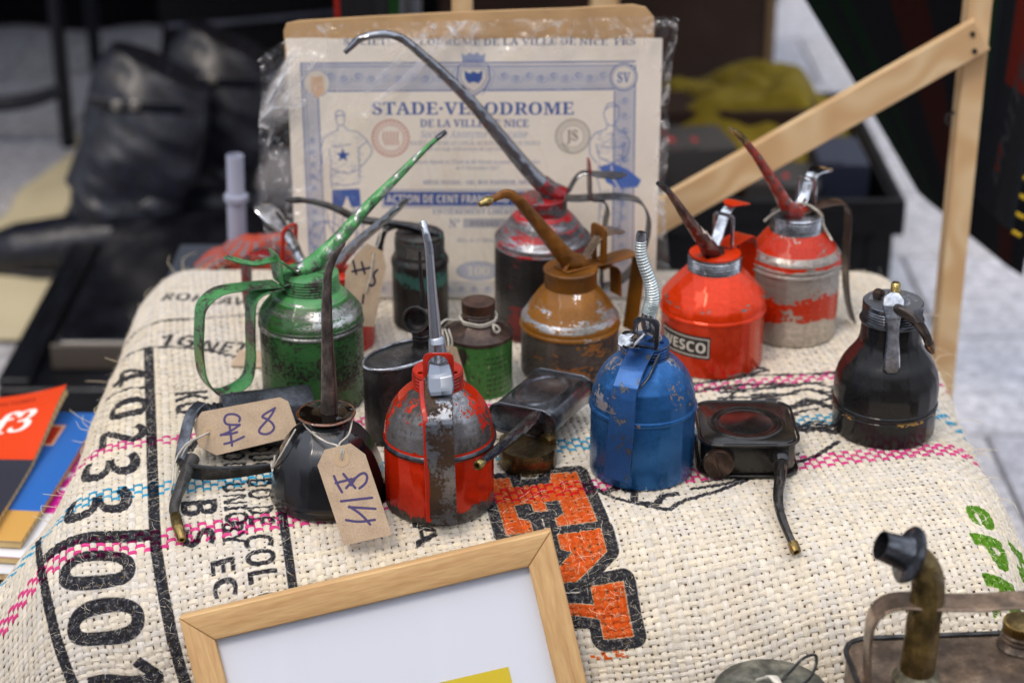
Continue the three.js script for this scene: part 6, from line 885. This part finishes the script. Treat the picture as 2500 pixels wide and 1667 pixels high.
// ================================================================ black case, magazines, boots, bag, chair
{
  const o = thing('black_case', 'shallow black case with smoked lid on the pavement beside the sack', 'case', [-0.42, -T, -1.16]), bk = plain({ a: 0x1d1f25, r: 0.45, m: 0, spots: 0, mat: { specularIntensity: 0.6 } });
  part('tray', box(0.46, 0.058, 0.60, 0, 0.041, 0, 0.006), bk, o);
  for (const s of [-1, 1]) part('side_lip', box(0.042, 0.012, 0.596, s * 0.208, 0.0765, 0, 0.004), bk, o);
  part('end_lip', box(0.372, 0.012, 0.04, 0, 0.0765, -0.277, 0.004), bk, o);
  const cover = part('smoked_lid', box(0.35, 0.034, 0.50, 0, 0, 0, 0.014), plain({ a: 0x1f2026, b: 0x15161a, c: 0x4a2020, seed: 433, fu: 3, fv: 3, r: 0.16, rv: 0.2, m: 0, spots: 0.04, bump: 0.05 }), o); cover.position.set(0.005, 0.092, -0.01);
  part('front_strip', box(0.35, 0.036, 0.008, 0.005, 0.090, 0.246, 0.003), flat(0x4a423a, 0.45), o);
}
{
  const art = (f, w = 512, h = 512) => { const [c, x] = canvas(w, h); f(x); return new THREE.MeshPhysicalMaterial({ map: canvasTex(c), roughness: 0.35, side: THREE.DoubleSide }); };
  const pages = surfMat(finish(64, 256, (u, v) => { const a = Math.sin(v * 150) * 14 + fb(u, v, 4, 60, 2, 441) * 30; return [196 + a, 170 + a, 118 + a, 0.9, 0, 0.5]; }));
  const covers = [
    [(x) => { x.fillStyle = '#d8431c'; x.fillRect(0, 0, 512, 250); x.fillStyle = '#33343d'; x.fillRect(0, 250, 512, 262); x.fillStyle = '#6e1d10'; x.font = 'bold 22px sans-serif'; x.fillText('ALL THE HITS AND PICTURES', 150, 44); x.fillStyle = '#ece6dc'; x.save(); x.translate(268, 176); x.rotate(-0.14); x.font = 'italic bold 104px serif'; x.fillText('Jaf3', 0, 0); x.restore(); x.fillStyle = '#d9d5ce'; x.beginPath(); x.arc(420, 400, 9, 0, 7); x.fill(); x.fillStyle = '#8d8f98'; for (let i = 0; i < 7; i++) x.fillRect(280, 300 + i * 24, 90 + (i * 37) % 80, 7); }, 'orange and charcoal magazine with white script title, top of the pile'],
    [(x) => { x.fillStyle = '#2f67b2'; x.fillRect(0, 0, 512, 512); x.fillStyle = '#c8321c'; x.fillRect(250, 60, 190, 80); x.lineWidth = 8; x.strokeStyle = '#e8b08a'; x.strokeRect(250, 60, 190, 80); x.fillStyle = '#c99a52'; x.fillRect(0, 400, 512, 112); }, 'blue magazine with red panel under the orange one'],
    [(x) => { x.fillStyle = '#c81a92'; x.fillRect(0, 0, 512, 350); x.fillStyle = '#e8e6ea'; x.font = 'italic bold 130px serif'; x.fillText('Pop', 270, 260); x.fillStyle = '#dcdde0'; x.fillRect(0, 350, 512, 162); x.fillStyle = '#2b3338'; x.font = 'bold 34px sans-serif'; x.fillText('3337 SONGS', 250, 400); x.fillText('1 F', 300, 470); }, 'magenta magazine with white lettering under the blue one'],
    [(x) => { x.fillStyle = '#cfd0d2'; x.fillRect(0, 0, 512, 512); x.fillStyle = '#27333a'; x.fillRect(200, 120, 200, 26); x.fillRect(240, 170, 160, 18); }, 'white magazine at the bottom of the pile'] ];
  const c0 = new THREE.Vector3(-0.5290, -0.1000, -0.2100);
  covers.forEach(([f, label], i) => {
    const o = thing('magazine', label, 'magazine', [[-0.531, -0.502, -0.490, -0.484][i], c0.y - i * 0.0085, [-0.190, -0.186, -0.176, -0.160][i]], 'magazines piled beside the sack'); o.rotation.set(0.0, [-0.07, -0.10, -0.13, -0.10][i], 0.0);
    const w = 0.20, d = 0.24, bend = (x, z) => 0.014 * Math.max(0, (x + 0.02) / 0.1) ** 2 * smooth(0.02, -0.12, z) * (i === 0 ? 1 : 0.1);
    part('cover', sheet(30, 24, (a, b) => { const x = (a - 0.5) * w, z = (0.5 - b) * d; return [x, 0.0045 + bend(x, z), z]; }, 0.0004), art(f), o);
    part('pages', sheet(30, 24, (a, b) => { const x = (a - 0.5) * (w - 0.002), z = (0.5 - b) * (d - 0.002); return [x, 0.0038 + bend(x, z) * 0.9, z]; }, 0.006), pages, o);
  });
  const s = thing('magazine_box', 'low dark box under the pile of magazines', 'box', [-0.515, -T, -0.17]); part('carton', boxUV(box(0.22, 0.268, 0.28, 0, 0.146, 0, 0.003), 0.3), flat(0x2a2622, 0.8), s); part('lid', box(0.224, 0.003, 0.284, 0, 0.2822, 0, 0.001), flat(0x332e29, 0.8), s); s.rotation.y = -0.08;
}
{
  const leather = plain({ a: 0x1d2130, b: 0x1a1b22, c: 0x2c2d38, seed: 451, fu: 6, fv: 6, r: 0.5, m: 0, spots: 0.1, mat: { bumpScale: 0.0006 } });
  const sq = (p) => (t, ph) => { const x = Math.abs(Math.sin(ph) * Math.cos(t)), y = Math.abs(Math.cos(ph)), z = Math.abs(Math.sin(ph) * Math.sin(t)); return (x ** p + y ** p + z ** p) ** (-1 / p); };
  const mk = (label, x, z, lean, k) => {
    const b = thing('leather_boot', label, 'boot', [x, -T, z], 'tall black leather boots by the case');
    part('vamp', tube([[0.075, 0.060, 0, 0.036], [0.060, 0.066, 0, 0.046], [0.01, 0.070, 0, 0.050], [-0.05, 0.064, 0, 0.047], [-0.11, 0.055, 0, 0.046], [-0.165, 0.050, 0, 0.042], [-0.200, 0.046, 0, 0.030], [-0.214, 0.042, 0, 0.012]], { seg: 30, n: 80 }), leather, b);
    part('sole', slab((() => { const s = new THREE.Shape(); s.moveTo(0.125, 0); s.bezierCurveTo(0.13, 0.05, 0.05, 0.034, 0.0, 0.036); s.bezierCurveTo(-0.07, 0.05, -0.17, 0.062, -0.222, 0.014); s.bezierCurveTo(-0.232, -0.014, -0.17, -0.058, -0.07, -0.046); s.bezierCurveTo(0, -0.034, 0.12, -0.05, 0.125, 0); return s; })(), 0.018, { bevel: 0.004 }).rotateX(-Math.PI / 2).translate(0, 0.012, 0), flat(0x101014, 0.45), b);
    // slumped shaft: flattened tube, folded over itself above the ankle
    const sh = tube([[0.030, 0.060, 0, 0.056], [0.020, 0.105, 0, 0.066], [0.004, 0.128, 0, 0.086], [0.012, 0.150, 0, 0.080], [0.022, 0.185, 0, 0.090], [0.030, 0.230, 0, 0.094], [0.040, 0.275, 0, 0.092], [0.056, 0.310, 0, 0.080]].map(([a, c, e, q]) => [a * k, c, e, q * k]), { seg: 44, n: 90, hollow: 0.94 });
    const q = sh.attributes.position; for (let i = 0; i < q.count; i++) { const X = q.getX(i), Y = q.getY(i), Z = q.getZ(i) * 0.52; q.setXYZ(i, X, Y, Z + 0.018 * noise(X * 8 + 3, Y * 12, 461) * smooth(0.08, 0.14, Y) + 0.004 * noise(X * 22, Y * 34 + X * 20, 462) * smooth(0.08, 0.14, Y) - lean * Math.max(0, Y - 0.12)); }
    part('shaft', toCreasedNormals(sh, 1.4), leather, b);
    part('ankle_strap', strip([[-0.030, 0.088, 0.020], [0.000, 0.080, 0.052], [0.045, 0.076, 0.056], [0.085, 0.078, 0.030]], 0.024, 0.005, [0, 1, 0]), leather, b);
    const bk = roundRect(0.036, 0.034, 0.004), hole = new THREE.Path(roundRect(0.025, 0.023, 0.003).getPoints()); bk.holes.push(hole); part('buckle', slab(bk, 0.004, { bevel: 0.001 }).translate(0.045, 0.077, 0.058), flat(0x8a8078, 0.35, 1), b);
    part('top_strap', strip([[-0.040, 0.275, 0.046 - lean * 0.155], [0.030, 0.272, 0.058 - lean * 0.152], [0.095, 0.268, 0.048 - lean * 0.148]].map(([a, c, e]) => [a * k, c, e]), 0.018, 0.005, [0, 1, 0.2]), leather, b);
    for (const sx of [0.000, 0.026]) rivet([sx, 0.274, 0.062 - lean * 0.154], [0, 0.2, 1], 0.0075, flat(0xb5b0a8, 0.3, 1), b, 'stud');
  };
  mk('tall black leather boot with ankle buckle standing on the cream cloth', -0.575, -1.375, 0.45, 1);
  mk('tall black leather boot slumped behind the other boot', -0.480, -1.505, 0.40, 1.0);
  const d = thing('black_holdall', 'black holdall with pale piping behind the leather boots', 'bag', [-0.44, -0.215, -2.02]);
  part('body', blob(0.175, 0.205, 0.10, (t, p) => sq(3.6)(t, p) * (1 + 0.05 * noise(Math.cos(t) * 2.2 + 8, p * 2.4, 463)), 56, 40), flat(0x0e0f13, 0.8, 0, { specularIntensity: 0.3 }), d);
  part('piping', tube([[-0.15, 0.035, 0.088, 0.004], [-0.05, 0.045, 0.104, 0.004], [0.06, 0.055, 0.104, 0.004], [0.15, 0.060, 0.088, 0.004]], { seg: 8 }), flat(0x4a4e60, 0.5), d);
  part('buckle', lathe([[0.010, 0], [0.014, 0.002], [0.010, 0.005], [0, 0.006]], 24, 0.1).rotateX(Math.PI / 2).translate(0.02, -0.05, 0.100), flat(0x3a3c44, 0.35, 1), d);
  const cl = thing('cream_cloth', 'cream cloth spread on the pavement under the boots', 'cloth', [0, -T, 0]);
  part('fabric', sheet(50, 50, (a, b) => { const z = mix(-2.15, -1.12, b), l = mix(-0.765, -0.86, smooth(0, 1, b)) - 0.02 * noise(b * 6, 3), r = mix(-0.70, -0.33, smooth(0, 0.7, b)); return [mix(l, r, a), 0.016 + 0.006 * (0.6 + noise(a * 6, b * 9, 471)), z]; }, 0.004), flat(0xc9bd9c, 0.95), cl);
  const ch = thing('metal_chair', 'black tubular metal chair standing beyond the leather boots', 'chair', [-0.80, -T, -2.10]), tb = flat(0x1c1e26, 0.35, 0.4);
  const leg = (x, z, t) => part('leg', tube([[x, 0.012, z, 0.013], [x, 0.25, z - t * 0.3, 0.013], [x + 0.004, 0.46, z - t, 0.013]], { seg: 16 }), tb, ch);
  leg(0.012, 0.13, 0.01); leg(-0.025, -0.33, -0.01); leg(-0.44, 0.13, 0.01); leg(-0.44, -0.33, -0.01);
  part('stretcher', tube([[0.012, 0.115, 0.13, 0.012], [-0.06, 0.095, 0.135, 0.014], [-0.22, 0.090, 0.14, 0.014], [-0.44, 0.11, 0.13, 0.012]], { seg: 14 }), tb, ch);
  part('seat', box(0.48, 0.035, 0.50, -0.215, 0.475, -0.1, 0.012), flat(0x16171c, 0.6), ch);
  part('backrest', box(0.46, 0.24, 0.02, -0.215, 0.76, -0.345, 0.01), flat(0x16171c, 0.6), ch);
  for (const x of [-0.03, -0.40]) part('back_upright', tube([[x, 0.48, -0.335, 0.012], [x, 0.88, -0.36, 0.012]], { seg: 12, n: 4 }), tb, ch);
  const st = thing('draped_stall', 'long trestle stall hung with black cloth along the far side', 'stall', [-0.6, -T, -3.15]);
  part('skirt', sheet(120, 16, (a, b) => [mix(-2.0, 1.0, a), mix(0.014, 0.74, b), 0.42 + 0.025 * Math.sin(a * 70) * (1 - b * 0.6) + 0.012 * noise(a * 30, b * 2, 481)], 0.004), flat(0x0e0f12, 0.95), st);
  part('top_cloth', box(3.04, 0.02, 0.90, -0.5, 0.755, 0, 0.008), flat(0x0e0f12, 0.95), st);
  for (const x of [-1.8, 0.8]) part('trestle', box(0.05, 0.72, 0.6, x, 0.372, 0), M.pine, st);
}
{
  const c = thing('added_shade_canopy', 'unseen dark canopy added to shade the ground and stalls at the back', 'canopy', [-1.95, -T, -2.75]), cm = flat(0x14161c, 0.9);  // roof above the view, added to darken the back of the scene
  part('roof', sheet(24, 24, (u, v) => [(u - 0.5) * 3.7, 1.98 + 0.5 * (1 - Math.max(Math.abs(u - 0.5), Math.abs(v - 0.5)) * 2), (0.5 - v) * 3.5], 0.004), cm, c);
  for (const [u, v] of [[0, 1], [0, -1], [1, 0], [-1, 0]]) part('valance', box(u ? 0.01 : 3.7, 0.22, u ? 3.5 : 0.01, u * 1.855, 1.87, v * 1.755, 0.002), cm, c);
  for (const sx of [-1, 1]) for (const sz of [-1, 1]) part('pole', new THREE.CylinderGeometry(0.018, 0.018, 1.96, 14).translate(sx * 1.82, 0.992, sz * 1.72), flat(0x5a5c60, 0.4, 0.8), c);
}
{
  const t = thing('added_shade_table', 'unseen table added to shade the packed crate and cardboard box', 'table', [-0.03, -T, -1.70]);  // added out of view to keep sky light off the crate and box
  part('tabletop', boxUV(box(0.84, 0.022, 1.22, 0, 0.765, 0), 0.4), M.pine, t); part('cloth', box(0.86, 0.006, 1.24, 0, 0.7795, 0, 0.002), flat(0x1a1a1e, 0.9), t);
  for (const [x, z] of [[-0.11, 0.56], [0.15, 0.56], [-0.38, -0.56], [0.36, -0.56]]) part('leg', boxUV(box(0.035, 0.74, 0.035, x, 0.383, z), 0.4), M.pine, t);
}
renderer.render(scene, camera);
